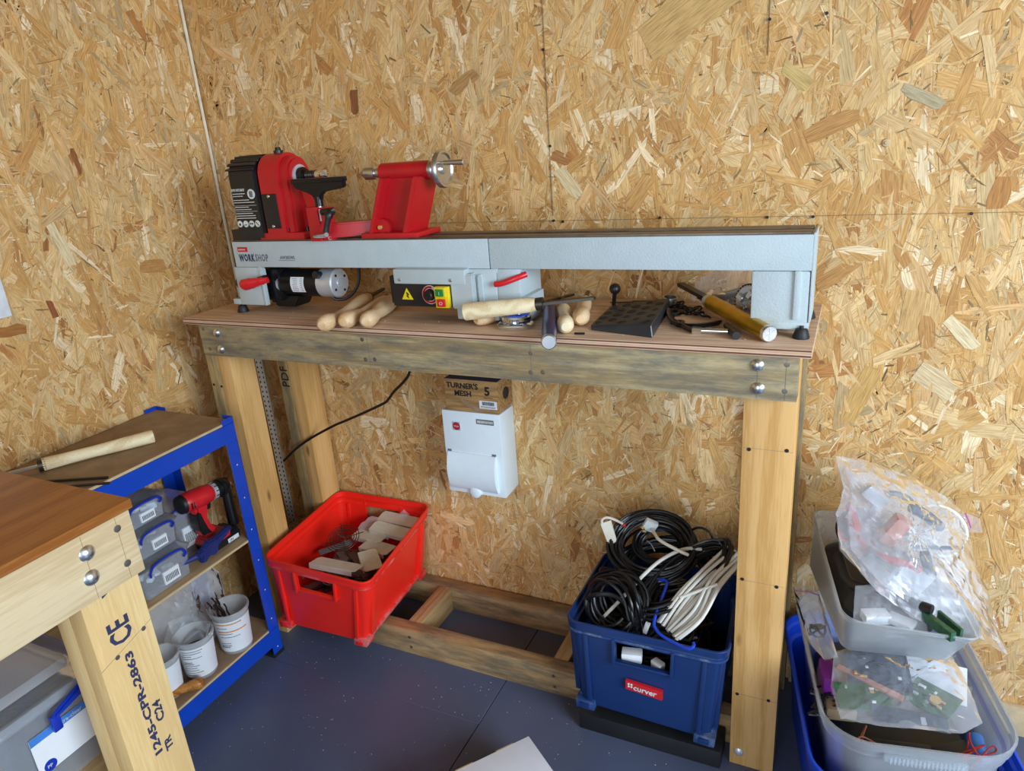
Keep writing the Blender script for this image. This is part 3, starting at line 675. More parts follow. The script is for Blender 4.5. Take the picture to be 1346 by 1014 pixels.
obj('stop_button', B().box(.806, .827, CY - .017, CY - .010, 1.115, 1.133, .0015), M['redgrip'], sw)
text('O', (.8115, CY - .0172, 1.1195), .012, M['print_w'], sw); text('I', (.8138, CY - .0192, 1.1435), .012, M['print_w'], sw)
obj('lock_lever', B().tube([(.950, -.309, 1.166), (.965, -.311, 1.168), (.985, -.309, 1.174), (1.005, -.302, 1.181), (1.02, -.29, 1.186)], .0068, 10, 3), M['redgrip'], LT)


# ------------------------------------------------------------------ turning tools and bits on the worktop
def turned(name, label, cat, a, b, prof, m, steel=None, group='wooden handled tools and handles', sm=M['darksteel'], drop=0):
    """turned handle from butt a to ferrule b (profile as fraction -> radius), with an optional steel beyond"""
    a = Vector(a); b = Vector(b); L = (b - a).length; d = (b - a).normalized()
    o = thing(name, label, cat, (a + b) / 2 - Vector((0, 0, .015)), group)
    obj('handle', B().lathe(a, d, [(0, 0)] + [(t * L, r) for t, r in prof] + [(L, 0)], 22), m, o)
    if steel:
        l2, w, th, tipc = steel
        d2 = d.copy(); d2.z -= drop; d2.normalize()
        obj('ferrule', B().cyl(b - d*.012, b + d*.004, prof[-1][1] * 1.06, n=18), M['darksteel'], o)
        e = b + d2 * l2; side = d2.cross(Vector((0, 0, 1))).normalized(); upv = side.cross(d2)
        obj('blade', B().prism([(0, -w/2), (l2 - tipc, -w/2), (l2, 0 if tipc > .01 else -w/4), (l2 - tipc * .3, w/2), (0, w/2)], b - upv * th/2, d2, side, upv * th, .0008), sm, o)
    return o


butt = [(0, .010), (.015, .015), (.05, .0195), (.10, .0208), (.16, .0175), (.26, .0110), (.45, .0100), (.62, .0140), (.80, .0185), (.92, .017), (1, .0125)]
turned('turning_chisel', 'leftmost wooden handled turning chisel overhanging the worktop edge beside the motor', 'chisel', (.553, -.452, 1.090), (.477, -.158, 1.0905), butt, M['handle'], (.115, .013, .006, .004))
butt2 = [(0, .010), (.02, .016), (.07, .020), (.14, .0202), (.25, .0150), (.40, .0095), (.65, .0115), (.85, .0135), (1, .011)]
turned('turning_chisel', 'middle of the three wooden handled chisels left of the control box', 'chisel', (.589, -.417, 1.0905), (.541, -.165, 1.0905), butt2, M['handle'], (.09, .012, .005, .01))
butt3 = [(0, .010), (.02, .016), (.08, .020), (.18, .0195), (.32, .0150), (.50, .0190), (.72, .0215), (.88, .019), (1, .013)]
turned('turning_chisel', 'rightmost fat wooden handled chisel with its blade behind the control box', 'chisel', (.646, -.405, 1.0905), (.572, -.175, 1.0915), butt3, M['handle'], (.10, .012, .005, .01))
turned('turning_gouge', 'large pale thick handled gouge lying across under the lathe bed', 'gouge', (.888, -.352, 1.110), (1.068, -.325, 1.128), [(0, .0175), (.012, .0200), (.3, .0192), (.6, .0178), (.88, .0165), (.93, .014), (1, .0135)], M['ash'], (.12, .016, .006, .006), drop=.0)
turned('turning_chisel', 'wooden chisel lying beneath the large pale gouge handle', 'chisel', (.905, -.335, 1.0875), (.985, -.165, 1.0875), [(0, .009), (.03, .014), (.12, .0175), (.3, .0165), (.5, .012), (.75, .0145), (1, .011)], M['handle'], (.13, .010, .005, .01))
turned('turning_chisel', 'short pale wooden chisel handle right of the navy tube', 'chisel', (1.138, -.366, 1.0885), (1.068, -.195, 1.0885), [(0, .009), (.025, .0145), (.10, .0185), (.22, .018), (.42, .0125), (.62, .0145), (.82, .0165), (.94, .0135), (1, .010)], M['ash'], (.11, .010, .004, .01))
turned('turning_chisel', 'pinkish wooden chisel handle next to the perforated black plate', 'chisel', (1.149, -.305, 1.0905), (1.095, -.115, 1.0905), [(0, .009), (.025, .0145), (.10, .0195), (.24, .019), (.42, .0135), (.62, .0175), (.82, .0165), (1, .011)], M['handle'], (.10, .010, .004, .01))
# metal-handled tools
o = thing('tool_handle', 'navy blue metal tool handle tube pointing over the worktop edge', 'tool handle', (1.08, -.32, 1.07))
a = Vector((1.143, -.473, 1.088)); b = Vector((1.035, -.20, 1.086)); d = (b - a).normalized()
obj('tube', B().cyl(a, b, .0158, n=26), M['navy'], o); obj('end_plug', B().lathe(a, -d, [(-.002, 0), (-.002, .0155), (.006, .0155), (.0085, .0135), (.0085, 0)], 26), M['steel'], o)
obj('collar', B().cyl(b, b + d*.014, .0155, .014, n=22), M['ptfe'], o); obj('bar', B().cyl(b + d*.012, b + d*.09, .005, n=12), M['darksteel'], o)
o = thing('tool_handle', 'gold anodised metal tool handle tube at the right end of the worktop', 'tool handle', (1.46, -.23, 1.07))
a = Vector((1.540, -.338, 1.087)); b = Vector((1.400, -.145, 1.098)); d = (b - a).normalized()
obj('tube', B().cyl(a, b, .0165, n=28), M['gold'], o); obj('end_plug', B().lathe(a, -d, [(-.002, 0), (-.002, .0163), (.006, .0163), (.0085, .0145), (.0085, 0)], 28), M['steel'], o)
s = d.cross(Vector((0, 0, 1))).normalized()
for k in range(3): obj('groove', B().obox(a - d*.0088, (.0016, .024, .0008), Matrix((s, d.cross(s) * -1, d)).transposed() @ Matrix.Rotation(k * R(60), 3, 'Z')), M['ptfe'], o)
obj('collar', B().cyl(b, b + d*.018, .0162, .0145, n=22), M['ptfe'], o)
obj('bar', B().prism([(0, -.009), (.15, -.009), (.15, .009), (0, .009)], b + d*.015, d, s, Vector((0, 0, .009)), .001), M['darksteel'], o)
# measuring tape-like chrome discs
o = thing('chuck_jaws', 'two stacked chrome chuck discs with a blue insert beside the navy tube', 'chuck', (1.00, -.31, 1.07))
obj('disc', B().lathe((.998, -.318, 1.0702), (0, 0, 1), [(0, 0), (0, .040), (.003, .042), (.009, .042), (.012, .038), (.012, .012), (.012, 0)], 36), M['chrome'], o)
obj('disc', B().lathe((.996, -.308, 1.0825), (.05, -.05, 1), [(0, 0), (0, .03), (.004, .034), (.013, .034), (.016, .031), (.014, .014), (.014, .009), (.008, .008), (.008, 0)], 36), M['chrome'], o)
obj('insert', B().prism([(-.006, -.033), (.02, -.028), (.033, -.008), (.031, .010), (.022, .006), (.018, -.012), (.0, -.022)], (.996, -.308, 1.0985), (1, 0, 0), (0, 1, 0), (0, 0, .002), .0005), M['cableb'], o)
for k in range(4): obj('screw', B().cyl((.998 + .035*math.cos(k*P2 + .8), -.318 + .035*math.sin(k*P2 + .8), 1.082), (.998 + .035*math.cos(k*P2 + .8), -.318 + .035*math.sin(k*P2 + .8), 1.084), .003, n=8), M['black'], o)
# perforated black plate: wedge with staggered holes
o = thing('perforated_plate', 'black perforated metal wedge plate lying in the middle of the worktop right', 'plate', (1.25, -.22, 1.07))
c8 = [Vector(p) for p in ((1.176, -.318, 1.0705), (1.322, -.355, 1.0705), (1.300, -.105, 1.0705), (1.165, -.135, 1.0705), (1.170, -.300, 1.078), (1.318, -.352, 1.097), (1.298, -.105, 1.097), (1.165, -.132, 1.082))]
pl = obj('plate', B().hexa(c8, .002, 1), M['plate'], o)
rowsn = 0
for i in range(5):
    for j in range(4):
        u_ = (i + .5) / 5; v_ = (j + .5 + (.25 if i % 2 else -.25)) / 4.4 + .04
        if not .06 < v_ < .96: continue
        p = (c8[4].lerp(c8[5], u_)).lerp(c8[7].lerp(c8[6], u_), v_); nrm = (c8[5]-c8[4]).cross(c8[7]-c8[4]).normalized()
        r_ = .0085 if (i + j) % 3 else .006
        obj('hole', B().lathe(p + nrm * .0002, nrm, [(0, 0), (.0003, r_*.9), (.0010, r_*1.0), (.0010, r_*1.12), (0, r_*1.2)], 14), M['print_k'], pl)
o = thing('ball_lever', 'black ball ended steel lever standing behind the perforated plate', 'lever', (1.16, -.11, 1.07))
obj('stem', B().cyl((1.168, -.125, 1.072), (1.174, -.13, 1.115), .0048, n=12).cyl((1.168, -.125, 1.0705), (1.168, -.125, 1.077), .010, n=14), M['blackm'], o)
obj('ball', B().ball((1.175, -.131, 1.122), .0135, 18), M['black'], o)
o = thing('socket_ring', 'small steel socket ring standing behind the perforated plate corner', 'ring', (1.292, -.085, 1.07))
obj('ring', B().lathe((1.292, -.078, 1.0705), (.1, -.1, 1), [(0, .014), (0, .019), (.018, .019), (.024, .018), (.024, .0145), (.0, .014)], 20), M['steel'], o)
tag(obj('hex_key', B().prism([(0, 0), (.022, .003), (.022, .0075), (0, .0045)], (1.153, -.357, 1.0705), (1, 0, 0), (.0, .99, 0), (0, 0, .0045), .0008), M['blackm']), 'short black steel stub beside the pale chisel handle', 'steel stub')


def spanner(name, label, pts, w, m, jaw=None, th=.006, grp=None):
    o = thing(name, label, 'spanner', Vector(pts[0]), grp)
    obj('shank', B().tube(pts, w, 8, 3, .35), m, o)
    for (c, r) in (jaw or []):
        obj('jaw', B().lathe(c, (0, 0, 1), [(0, r*.55), (0, r), (th, r), (th, r*.55), (0, r*.55)], 16), m, o)
    return o


spanner('hook_spanner', 'curved black hook spanner lying between the perforated plate and gold tube', [(1.312, -.150, 1.076), (1.325, -.205, 1.075), (1.352, -.262, 1.075), (1.392, -.268, 1.075), (1.432, -.232, 1.075)], .013, M['blackm'], [((1.318, -.155, 1.0715), .020)])
spanner('hook_spanner', 'flat black hook spanner just behind the chrome wrench', [(1.345, -.235, 1.0725), (1.385, -.292, 1.0725), (1.412, -.296, 1.0725)], .014, M['darksteel'], [((1.345, -.232, 1.0705), .016)], .005)
o = thing('chuck_key', 'chrome T handled chuck key with black grip in front of the gold tube', 'chuck key', (1.44, -.31, 1.07))
obj('shaft', B().cyl((1.405, -.306, 1.0775), (1.462, -.305, 1.0775), .0052, n=14).cyl((1.392, -.307, 1.0775), (1.410, -.306, 1.0775), .0085, .007, n=8), M['chrome'], o)
obj('grip', B().tube([(1.452, -.262, 1.0785), (1.458, -.28, 1.0785), (1.472, -.31, 1.0785), (1.483, -.338, 1.0785)], .0078, 12, 3, 1, (.8, .9, 1, 1.05)), M['black'], o)
g = B()
for i in range(11):
    t = i / 10; p = Vector((1.302, -.085, 1.076)).lerp(Vector((1.385, -.175, 1.078)), t) + Vector((.008*math.sin(i*2.1), .006*math.cos(i*1.7), .004*math.sin(i)))
    g.tube([p + Vector((math.cos(a)*.012, math.sin(a)*.012, .006 * math.sin(a + i))) for a in [k*math.pi/5 for k in range(11)]], .0024, 6)
tag(obj('jumbled_rings', g, M['blackm'], kind='stuff'), 'heap of small black rings and links behind the hook spanner', 'rings')
turned('scraper', 'thin pointed dark blade lying near the wall behind the perforated plate', 'scraper', (1.24, -.052, 1.074), (1.20, -.060, 1.074), [(0, .004), (1, .004)], M['darksteel'], (.06, .010, .003, .03))
o = thing('scroll_chuck', 'black and steel lathe chuck resting behind the right end casting', 'chuck', (1.49, -.15, 1.07))
cc_ = Vector((1.492, -.172, 1.108)); dd = Vector((-.55, -.75, .12)).normalized()
obj('body', B().lathe(cc_ - dd*.018, dd, [(0, 0), (0, .034), (.004, .037), (.030, .037), (.033, .034), (.033, .022), (.026, .02), (.026, 0)], 30), M['ptfe'], o)
g = B(); ux = dd.orthogonal().normalized(); uy = dd.cross(ux)
for k in range(30):
    a = k * 2*math.pi/30; e_ = ux*math.cos(a) + uy*math.sin(a); g.obox(cc_ + dd*.004 + e_*.0375, (.004, .004, .020), Matrix((e_, dd.cross(e_), dd)).transposed(), .0006, 1)
obj('knurling', g, M['black'], o)
for k in range(4):
    a = k*P2 + .4; e_ = ux*math.cos(a) + uy*math.sin(a); obj('jaw', B().obox(cc_ + dd*.019 + e_*.019, (.018, .012, .012), Matrix((e_, dd.cross(e_), dd)).transposed(), .001, 1), M['steel'], o)
# polythene bag of parts behind the chuck


def crumple_bag(name, outline, m, parent, th=.02, amp=.006, rings=14, per=8, seed=0, fq=22, lift=Vector((0, 0, 0)), sharp=0.35):
    """closed film envelope: two skins over one outline, pinched at the seam and crumpled"""
    pts = [Vector(p) for p in outline]; k = len(pts); oc = sum(pts, Vector()) / k
    per_pts = []
    for i in range(k):
        for j in range(per): per_pts.append(pts[i].lerp(pts[(i+1) % k], j / per))
    n = len(per_pts)
    nrm = Vector()
    for i in range(k): nrm += (pts[i] - oc).cross(pts[(i+1) % k] - oc)
    nrm.normalize()
    if nrm.y > 0 and abs(nrm.z) < .6 or nrm.z < -.3: nrm = -nrm
    t = bmesh.new(); rj = random.Random(seed)
    for sgn in (1, -1):
        cv = t.verts.new(oc + nrm * th * sgn + lift)
        prev = None
        for q in range(1, rings + 1):
            s_ = q / rings; row = []
            for p in per_pts:
                w = oc.lerp(p, s_)
                body = th * sgn * (1 - s_**3) + .0008 * sgn
                v1 = noise.ridged_multi_fractal(w * fq + Vector((seed, sgn * 3.1, 0)), 1.0, 2.1, 3, 1.0, 2.0) - 1.0
                v2 = noise.noise(w * fq * .55 + Vector((seed, 0, sgn))) * 1.6
                v3 = noise.noise(w * fq * 3.4 + Vector((0, seed, sgn)))
                row.append(t.verts.new(w + lift * (1 - s_) + nrm * (body + amp * (.55 + .45*(1-s_)) * (v1 * .8 + v2 + v3 * sharp)) + (p - oc).normalized() * amp * v3 * .5 + nrm * rj.uniform(-1, 1) * amp * .12))
            for i in range(n):
                j = (i + 1) % n
                if prev is None: t.faces.new((cv, row[i], row[j]))
                else: t.faces.new((prev[i], row[i], row[j], prev[j]))
            prev = row
    g = B(); g._merge(t)
    o = obj(name, g, m, parent, ang=9)
    return o


o = thing('parts_bag', 'clear polythene bag slumped behind the lathe bed by the right casting', 'bag', (1.40, -.10, 1.07))
crumple_bag('film', [(1.340, -.060, 1.082), (1.350, -.050, 1.135), (1.40, -.045, 1.165), (1.50, -.05, 1.165), (1.50, -.09, 1.11), (1.44, -.12, 1.085), (1.38, -.115, 1.08)], M['bagf'], o, .016, .006, 9, 5, 3, 40)
obj('contents', B().obox((1.42, -.085, 1.10), (.07, .02, .018), Matrix.Rotation(-.3, 3, 'Y'), .003).obox((1.455, -.085, 1.085), (.05, .025, .016), Matrix.Rotation(.4, 3, 'Y'), .003).cyl((1.36, -.085, 1.10), (1.40, -.085, 1.09), .008), M['darksteel'], o)
g = B()
for (x, y) in [(.30+i*.05 + random.uniform(-.02, .02), random.uniform(-.37, -.1)) for i in range(26)]:
    q_ = random.uniform(.0012, .003); g.obox((x, y, H + .0008), (q_, q_*.6, .0012), rotz(random.uniform(0, 3)))
tag(obj('wood_crumbs', g, M['dust'], kind='stuff'), 'scattered pale wood crumbs on the plywood worktop', 'sawdust')

# ------------------------------------------------------------------ consumer unit + abrasive box on the back wall
CU = thing('consumer_unit', 'white consumer unit box fixed to the back wall under the bench', 'fuse box', (.725, -.05, .487))
obj('case', B().hexa([(.631, -.099, .487), (.822, -.099, .489), (.818, -.001, .487), (.632, -.001, .487), (.634, -.099, .750), (.822, -.099, .751), (.818, -.001, .745), (.634, -.001, .745)], .003), M['white'], CU)
obj('flap', B().loft([[(x, -.0985 - .004 - .017*math.sin(math.pi * min(1, max(0, (z - .502) / .118)))**.7, z) if e else (x, -.0985, z) for (x, e) in ((.643, 1), (.800, 1), (.800, 0), (.643, 0))] for z in [.502 + i*.118/14 for i in range(15)]]), M['white'], CU)
obj('flap_tab', B().lathe((.725, -.096, .498), (0, -1, 0), [(0, 0), (0, .019), (.012, .018), (.014, .015), (.014, 0)], 22), M['white'], CU)
for x in (.648, .795): obj('hinge', B().box(x - .006, x + .006, -.1015, -.098, .621, .6265, .0008), M['print_g'], CU)
obj('warning_label', B().box(.667, .692, -.1004, -.0985, .690, .716), M['ptfe'], CU)
obj('warning_label', B().cyl((.6795, -.1, .703), (.6795, -.1008, .703), .0118, n=24), M['print_b'], CU)
obj('warning_label', B().cyl((.6795, -.1002, .703), (.6795, -.1011, .703), .0100, n=24), M['print_r'], CU)
text('WYLEX', (.6715, -.1012, .7008), .0062, M['print_w'], CU, sx=.8)
lb_ = obj('info_label', B().box(.747, .802, -.1004, -.0985, .717, .732), M['print_g'], CU)
g = B()
for i in range(18): g.box(.750 + i*.0028, .7515 + i*.0028 + random.uniform(0, .0006), -.1009, -.1, .720 + random.uniform(0, .003), .7285)
obj('small_print', g, M['print_w'], CU)
MB_ = thing('abrasive_box', 'brown printed cardboard box standing on top of the white consumer unit', 'box', (.74, -.05, .751))
obj('carton', B().hexa([(.652, -.099, .7525), (.820, -.099, .7525), (.818, -.003, .7525), (.652, -.003, .7525), (.654, -.099, .848), (.822, -.099, .848), (.820, -.003, .848), (.654, -.003, .848)], .0012), M['kraft'], MB_)
obj('lid_print', B().box(.6545, .822, -.0985, -.003, .8482, .8487), M['print_b'], MB_)
text("TURNER'S", (.660, -.0997, .822), .0225, M['print_k'], MB_, sx=1.02, bold=.0006); text('MESH', (.684, -.0997, .799), .0225, M['print_k'], MB_, sx=1.0, bold=.0006)
text('5', (.781, -.0995, .807), .035, M['print_k'], MB_, bold=.0012)
obj('barcode_label', B().box(.762, .817, -.1003, -.0985, .766, .790), M['label'], MB_)
g = B()
x = .772
while x < .808: w_ = random.choice((.0008, .0014, .002)); g.box(x, x + w_, -.1008, -.1, .777, .7875); x += w_ + .0012
for z in (.769, .7725): g.box(.766, .812, -.1008, -.1, z, z + .0012)
g.box(.778, .806, -.0996, -.0985, .7985, .8)
obj('small_print', g, M['print_k'], MB_)
g = B()
for z, x1 in ((.792, .755), (.7875, .70), (.782, .69), (.776, .688), (.770, .69), (.764, .70)): g.box(.661, x1, -.0996, -.0985, z, z + .0012)
obj('small_print', g, M['fibre'], MB_)
g = B().prism([(.700, .788), (.708, .790), (.730, .780), (.750, .770), (.772, .763), (.795, .764), (.800, .768), (.790, .758), (.765, .755), (.74, .760), (.72, .770)], (0, -.0998, 0), (1, 0, 0), (0, 0, 1), (0, .001, 0))
obj('curled_strip_print', g, M['fibre'], MB_)
obj('side_hole', B().lathe((.8215, -.047, .80), (1, 0, 0), [(0, 0), (.0003, .0165), (.0008, .0175), (0, .018)], 24), M['print_k'], MB_)

# perforated rail and flex behind the left legs
g = B().box(-.148, -.114, -.034, -.030, .05, 1.0, .0006)
ru = tag(obj('perforated_rail', B().hexa([(-.125, -.034, .21), (-.09, -.034, .21), (-.09, -.031, .21), (-.125, -.031, .21), (-.158, -.012, 1.02), (-.128, -.012, 1.02), (-.128, -.009, 1.02), (-.158, -.009, 1.02)], .0006), M['ptfe']), 'galvanised perforated rail leaning on the wall between the left legs', 'rail')
for i in range(46):
    t = (i + .5) / 46; x = -.1075 + (-.143 + .1075) * t; y = -.0345 + .022 * t; z = .21 + .81 * t
    for dx in (-.009, .009): obj('slot', B().box(x + dx - .002, x + dx + .002, y - .0006, y + .0008, z - .004, z + .003), M['print_k'], ru)
tag(obj('power_flex', B().tube([(.56, -.12, 1.06), (.56, -.12, .93), (.555, -.12, .868), (.53, -.12, .835), (.49, -.12, .80), (.463, -.115, .772), (.44, -.11, .755), (.36, -.105, .716), (.27, -.10, .675), (.225, -.10, .655), (.13, -.105, .605), (.06, -.115, .56), (.0, -.12, .51)], .0042, 8, 4), M['cable']), 'black mains flex sagging from the bench underside to the left legs', 'cable')


# ------------------------------------------------------------------ moulded crates and boxes
def rrect(a, b, r, n=5, hole=None):
    """rounded rectangle outline, ccw from the front-left corner; optional extra points at x = +-hole on the front and back"""
    pts = []
    for (cx, cy, a0) in ((a/2 - r, -b/2 + r, -90), (a/2 - r, b/2 - r, 0), (-a/2 + r, b/2 - r, 90), (-a/2 + r, -b/2 + r, 180)):
        for i in range(n + 1):
            t = R(a0 + 90 * i / n); pts.append((cx + r*math.cos(t), cy + r*math.sin(t)))
        if hole and a0 == 0: pts += [(hole, b/2), (-hole, b/2)]
        if hole and a0 == 180: pts += [(-hole, -b/2), (hole, -b/2)]
    return pts


def tri(c8, a, b, h):
    c8 = [Vector(p) for p in c8]

    def f(x, y, z):
        u, v, w = x / a + .5, y / b + .5, z / h
        lo = c8[0].lerp(c8[1], u).lerp(c8[3].lerp(c8[2], u), v); hi = c8[4].lerp(c8[5], u).lerp(c8[7].lerp(c8[6], u), v)
        return lo.lerp(hi, w)
    return f


def shell(f, a, b, h, r, t, levels, hole=None, hz=None, n=5):
    """moulded open box; levels = [(z, outward offset)], hole half-width and (z0, z1) level indices"""
    bm = bmesh.new()
    def ring(z, off):
        return [bm.verts.new(f(x, y, z)) for x, y in rrect(a + 2*off, b + 2*off, max(r + off, .003), n, hole)]
    out = [ring(z, o) for z, o in levels]; inn = [ring(max(z, t), o - t) for z, o in levels]
    N_ = len(out[0]); pl = rrect(a, b, r, n, hole)
    for rings, flip in ((out, 0), (inn, 1)):
        for k in range(len(rings) - 1):
            for i in range(N_):
                j = (i + 1) % N_
                if hole and hz and hz[0] <= k < hz[1] and abs(pl[i][0]) <= hole + 1e-6 and abs(pl[j][0]) <= hole + 1e-6 and abs(abs(pl[i][1]) - b/2) < 1e-6: continue
                q = (rings[k][i], rings[k][j], rings[k+1][j], rings[k+1][i]); bm.faces.new(q[::-1] if flip else q)
    for i in range(N_):
        j = (i + 1) % N_; bm.faces.new((out[-1][i], out[-1][j], inn[-1][j], inn[-1][i]))
    bm.faces.new(out[0][::-1]); bm.faces.new(inn[0])
    if hole and hz:
        for i in range(N_):
            j = (i + 1) % N_
            if abs(pl[i][0]) <= hole + 1e-6 and abs(pl[j][0]) <= hole + 1e-6 and abs(abs(pl[i][1]) - b/2) < 1e-6:
                for k in hz: bm.faces.new((out[k][i], out[k][j], inn[k][j], inn[k][i]))
                for k in range(hz[0], hz[1]):
                    bm.faces.new((out[k][i], out[k+1][i], inn[k+1][i], inn[k][i])); bm.faces.new((out[k][j], out[k+1][j], inn[k+1][j], inn[k][j]))
    g = B(); g._merge(bm); return g


def fbox(g, f, x0, x1, y0, y1, z0, z1, bev=.002):
    return g.hexa([f(x0, y0, z0), f(x1, y0, z0), f(x1, y1, z0), f(x0, y1, z0), f(x0, y0, z1), f(x1, y0, z1), f(x1, y1, z1), f(x0, y1, z1)], bev)


def crate(name, label, c8, a, b, h, mb, me_, hw):
    f = tri(c8, a, b, h); base = (Vector(c8[0]) + Vector(c8[2])) / 2
    o = thing(name, label, 'crate', base, 'stacking crates under the long bench')
    lv = [(.010, -.016), (.03, -.014), (.09*h/.26, -.012), (.66*h, -.007), (.86*h, -.005), (.865*h, .0), (.90*h, .002), (.93*h, -.001), (.935*h, .004), (h - .002, .005), (h, .003)]
    obj('body', shell(f, a, b, h, .03, .004, lv, hw, (3, 4)), mb, o)
    g = B()
    # rim collar, corner ribs, skirt and corner feet
    for s in (-1, 1):
        for t in (-1, 1):
            g2 = B(); fbox(g2, f, s*(a/2 - .006) - .011, s*(a/2 - .006) + .004, t*(b/2 - .045) - .014, t*(b/2 - .045) + .014, .03, .85*h, .003)
            obj('rib', g2, mb, o); g2 = B(); fbox(g2, f, s*(a/2 - .045) - .006, s*(a/2 - .045) + .006, t*(b/2 - .008) - .006, t*(b/2 - .008) + .003, .03, .86*h, .002)
            obj('rib', g2, mb, o)
    for s in (-1, 1):
        g = B(); fbox(g, f, s*(a/2 - .013) - .004, s*(a/2 - .013) + .008, -b/2 + .02, b/2 - .02, .02, .034, .002)
        obj('skirt', g, me_, o)
    for s in (-1, 1):
        for t in (-1, 1):
            g3 = B(); fbox(g3, f, s*(a/2 - .030) - .026, s*(a/2 - .030) + .026, t*(b/2 - .024) - .022, t*(b/2 - .024) + .022, 0, .026, .004)
            obj('foot', g3, me_, o)
            g3 = B(); fbox(g3, f, s*(a/2 - .030) - .012, s*(a/2 - .030) + .012, t*(b/2 - .001) - .0025, t*(b/2 - .001) + .0012, .006, .020, .001)
            obj('foot_recess', g3, mb, o)
    g4 = B(); zc = .895*h
    ro = rrect(a + .006, b + .006, .032, 6); ri = rrect(a - .004, b - .004, .028, 6)
    g4.loft([[f(x, y, zc - .003) for x, y in ri], [f(x, y, zc - .003) for x, y in ro], [f(x, y, zc + .003) for x, y in ro], [f(x, y, zc + .003) for x, y in ri]], cap=False)
    obj('rim_band', g4, me_, o)
    for t in (-1, 1):
        g5 = B()
        fbox(g5, f, -hw - .008, -hw, t*(b/2) - .006, t*(b/2) + .005, .62*h, .90*h, .002); fbox(g5, f, hw, hw + .008, t*(b/2) - .006, t*(b/2) + .005, .62*h, .90*h, .002)
        fbox(g5, f, -hw - .008, hw + .008, t*(b/2 - .004) - .006, t*(b/2 - .004) + .006, .635*h, .66*h, .002)
        obj('handle_frame', g5, mb, o)
    return o, f


RC = [(.137, -.405, .082), (.470, -.392, .082), (.455, -.022, .098), (.115, -.035, .098), (.150, -.418, .348), (.545, -.432, .352), (.492, -.012, .368), (.125, -.018, .366)]
rc, rf = crate('storage_crate', 'red plastic stacking crate on the base frame holding plastic trunking offcuts', RC, .375, .405, .268, M['cratered'], M['cratered_edge'], .07)
BC = [(1.122, -.392, .088), (1.478, -.402, .088), (1.470, -.085, .088), (1.130, -.075, .088), (1.108, -.385, .350), (1.494, -.378, .350), (1.478, -.065, .350), (1.112, -.060, .350)]
bc, bf = crate('storage_crate', 'dark blue plastic stacking crate beside the right leg full of cables', BC, .370, .325, .262, M['crateblue'], M['crateblue_edge'], .065)
cl = B(); p0 = bf(.004, -.1585, .112); 
lab = obj('brand_label', B().hexa([p0 + Vector(q) for q in ((-.045, -.0035, -.013), (.045, -.0045, -.019), (.045, .004, -.019), (-.045, .004, -.013), (-.045, -.0035, .013), (.045, -.0045, .007), (.045, .004, .007), (-.045, .004, .013))]), M['print_r'], bc)
lr = FRONT @ Matrix.Rotation(R(-3.8), 3, 'Z')
text('curver', p0 + Vector((-.026, -.0055, -.008)), .0215, M['print_w'], bc, lr, bold=.0004)
g = B()
for dx in (0, .007):
    for dz in (0, .007): g.box(p0.x - .040 + dx, p0.x - .035 + dx, p0.y - .0052, p0.y - .003, p0.z - .005 + dz, p0.z + dz, .0008, 1)
obj('logo_mark', g, M['print_w'], bc)

# contents of the red crate ------------------------------------------------------
FZ = .23
rn = random.Random(12); g = B()
for i in range(70):
    x, y = rn.uniform(-.10, .10), rn.uniform(-.13, .13); z = .02 + rn.uniform(0, .15)
    g.obox(rf(x, y, z), (rn.uniform(.05, .11), rn.uniform(.012, .035), rn.uniform(.003, .012)), rotz(rn.uniform(0, 3.1)) @ Matrix.Rotation(rn.uniform(-.3, .3), 3, 'X'), .0006, 1)
for i in range(16):
    p = rf(rn.uniform(-.11, .13), rn.uniform(-.15, .15), .17); g.tube([p + Vector((rn.uniform(-.02, .02), rn.uniform(-.03, .03), rn.uniform(0, .02))) for _ in range(4)], .0012, 5, 4)
tag(obj('offcut_heap', g, M['print_g']), 'dark jumble of offcuts filling the lower part of the red crate', 'offcuts')['kind'] = 'stuff'


def trunk(c, L, w, ang, tilt, m, lab_, roll=0):
    """short length of U-section trunking with stepped end"""
    rot = rotz(ang) @ Matrix.Rotation(tilt, 3, 'Y') @ Matrix.Rotation(roll, 3, 'X')
    pr = [(-L/2, -w/2), (L/2 - .012, -w/2), (L/2, -w/2 + .006), (L/2, w/2), (-L/2 + .008, w/2), (-L/2, w/2 - .01)]
    c = Vector(c); u = rot @ Vector((1, 0, 0)); v = rot @ Vector((0, 1, 0)); n_ = rot @ Vector((0, 0, 1))
    g = B().prism(pr, c, u, v, n_ * .003, .0006).prism([(-L/2, -w/2), (L/2 - .012, -w/2), (L/2 - .012, -w/2 + .003), (-L/2, -w/2 + .003)], c, u, v, -n_ * .014).prism([(-L/2 + .008, w/2 - .003), (L/2, w/2 - .003), (L/2, w/2), (-L/2 + .008, w/2)], c, u, v, -n_ * .014)
    return tag(obj('trunking_offcut', g, m), lab_, 'trunking', 'trunking offcuts in the red crate')


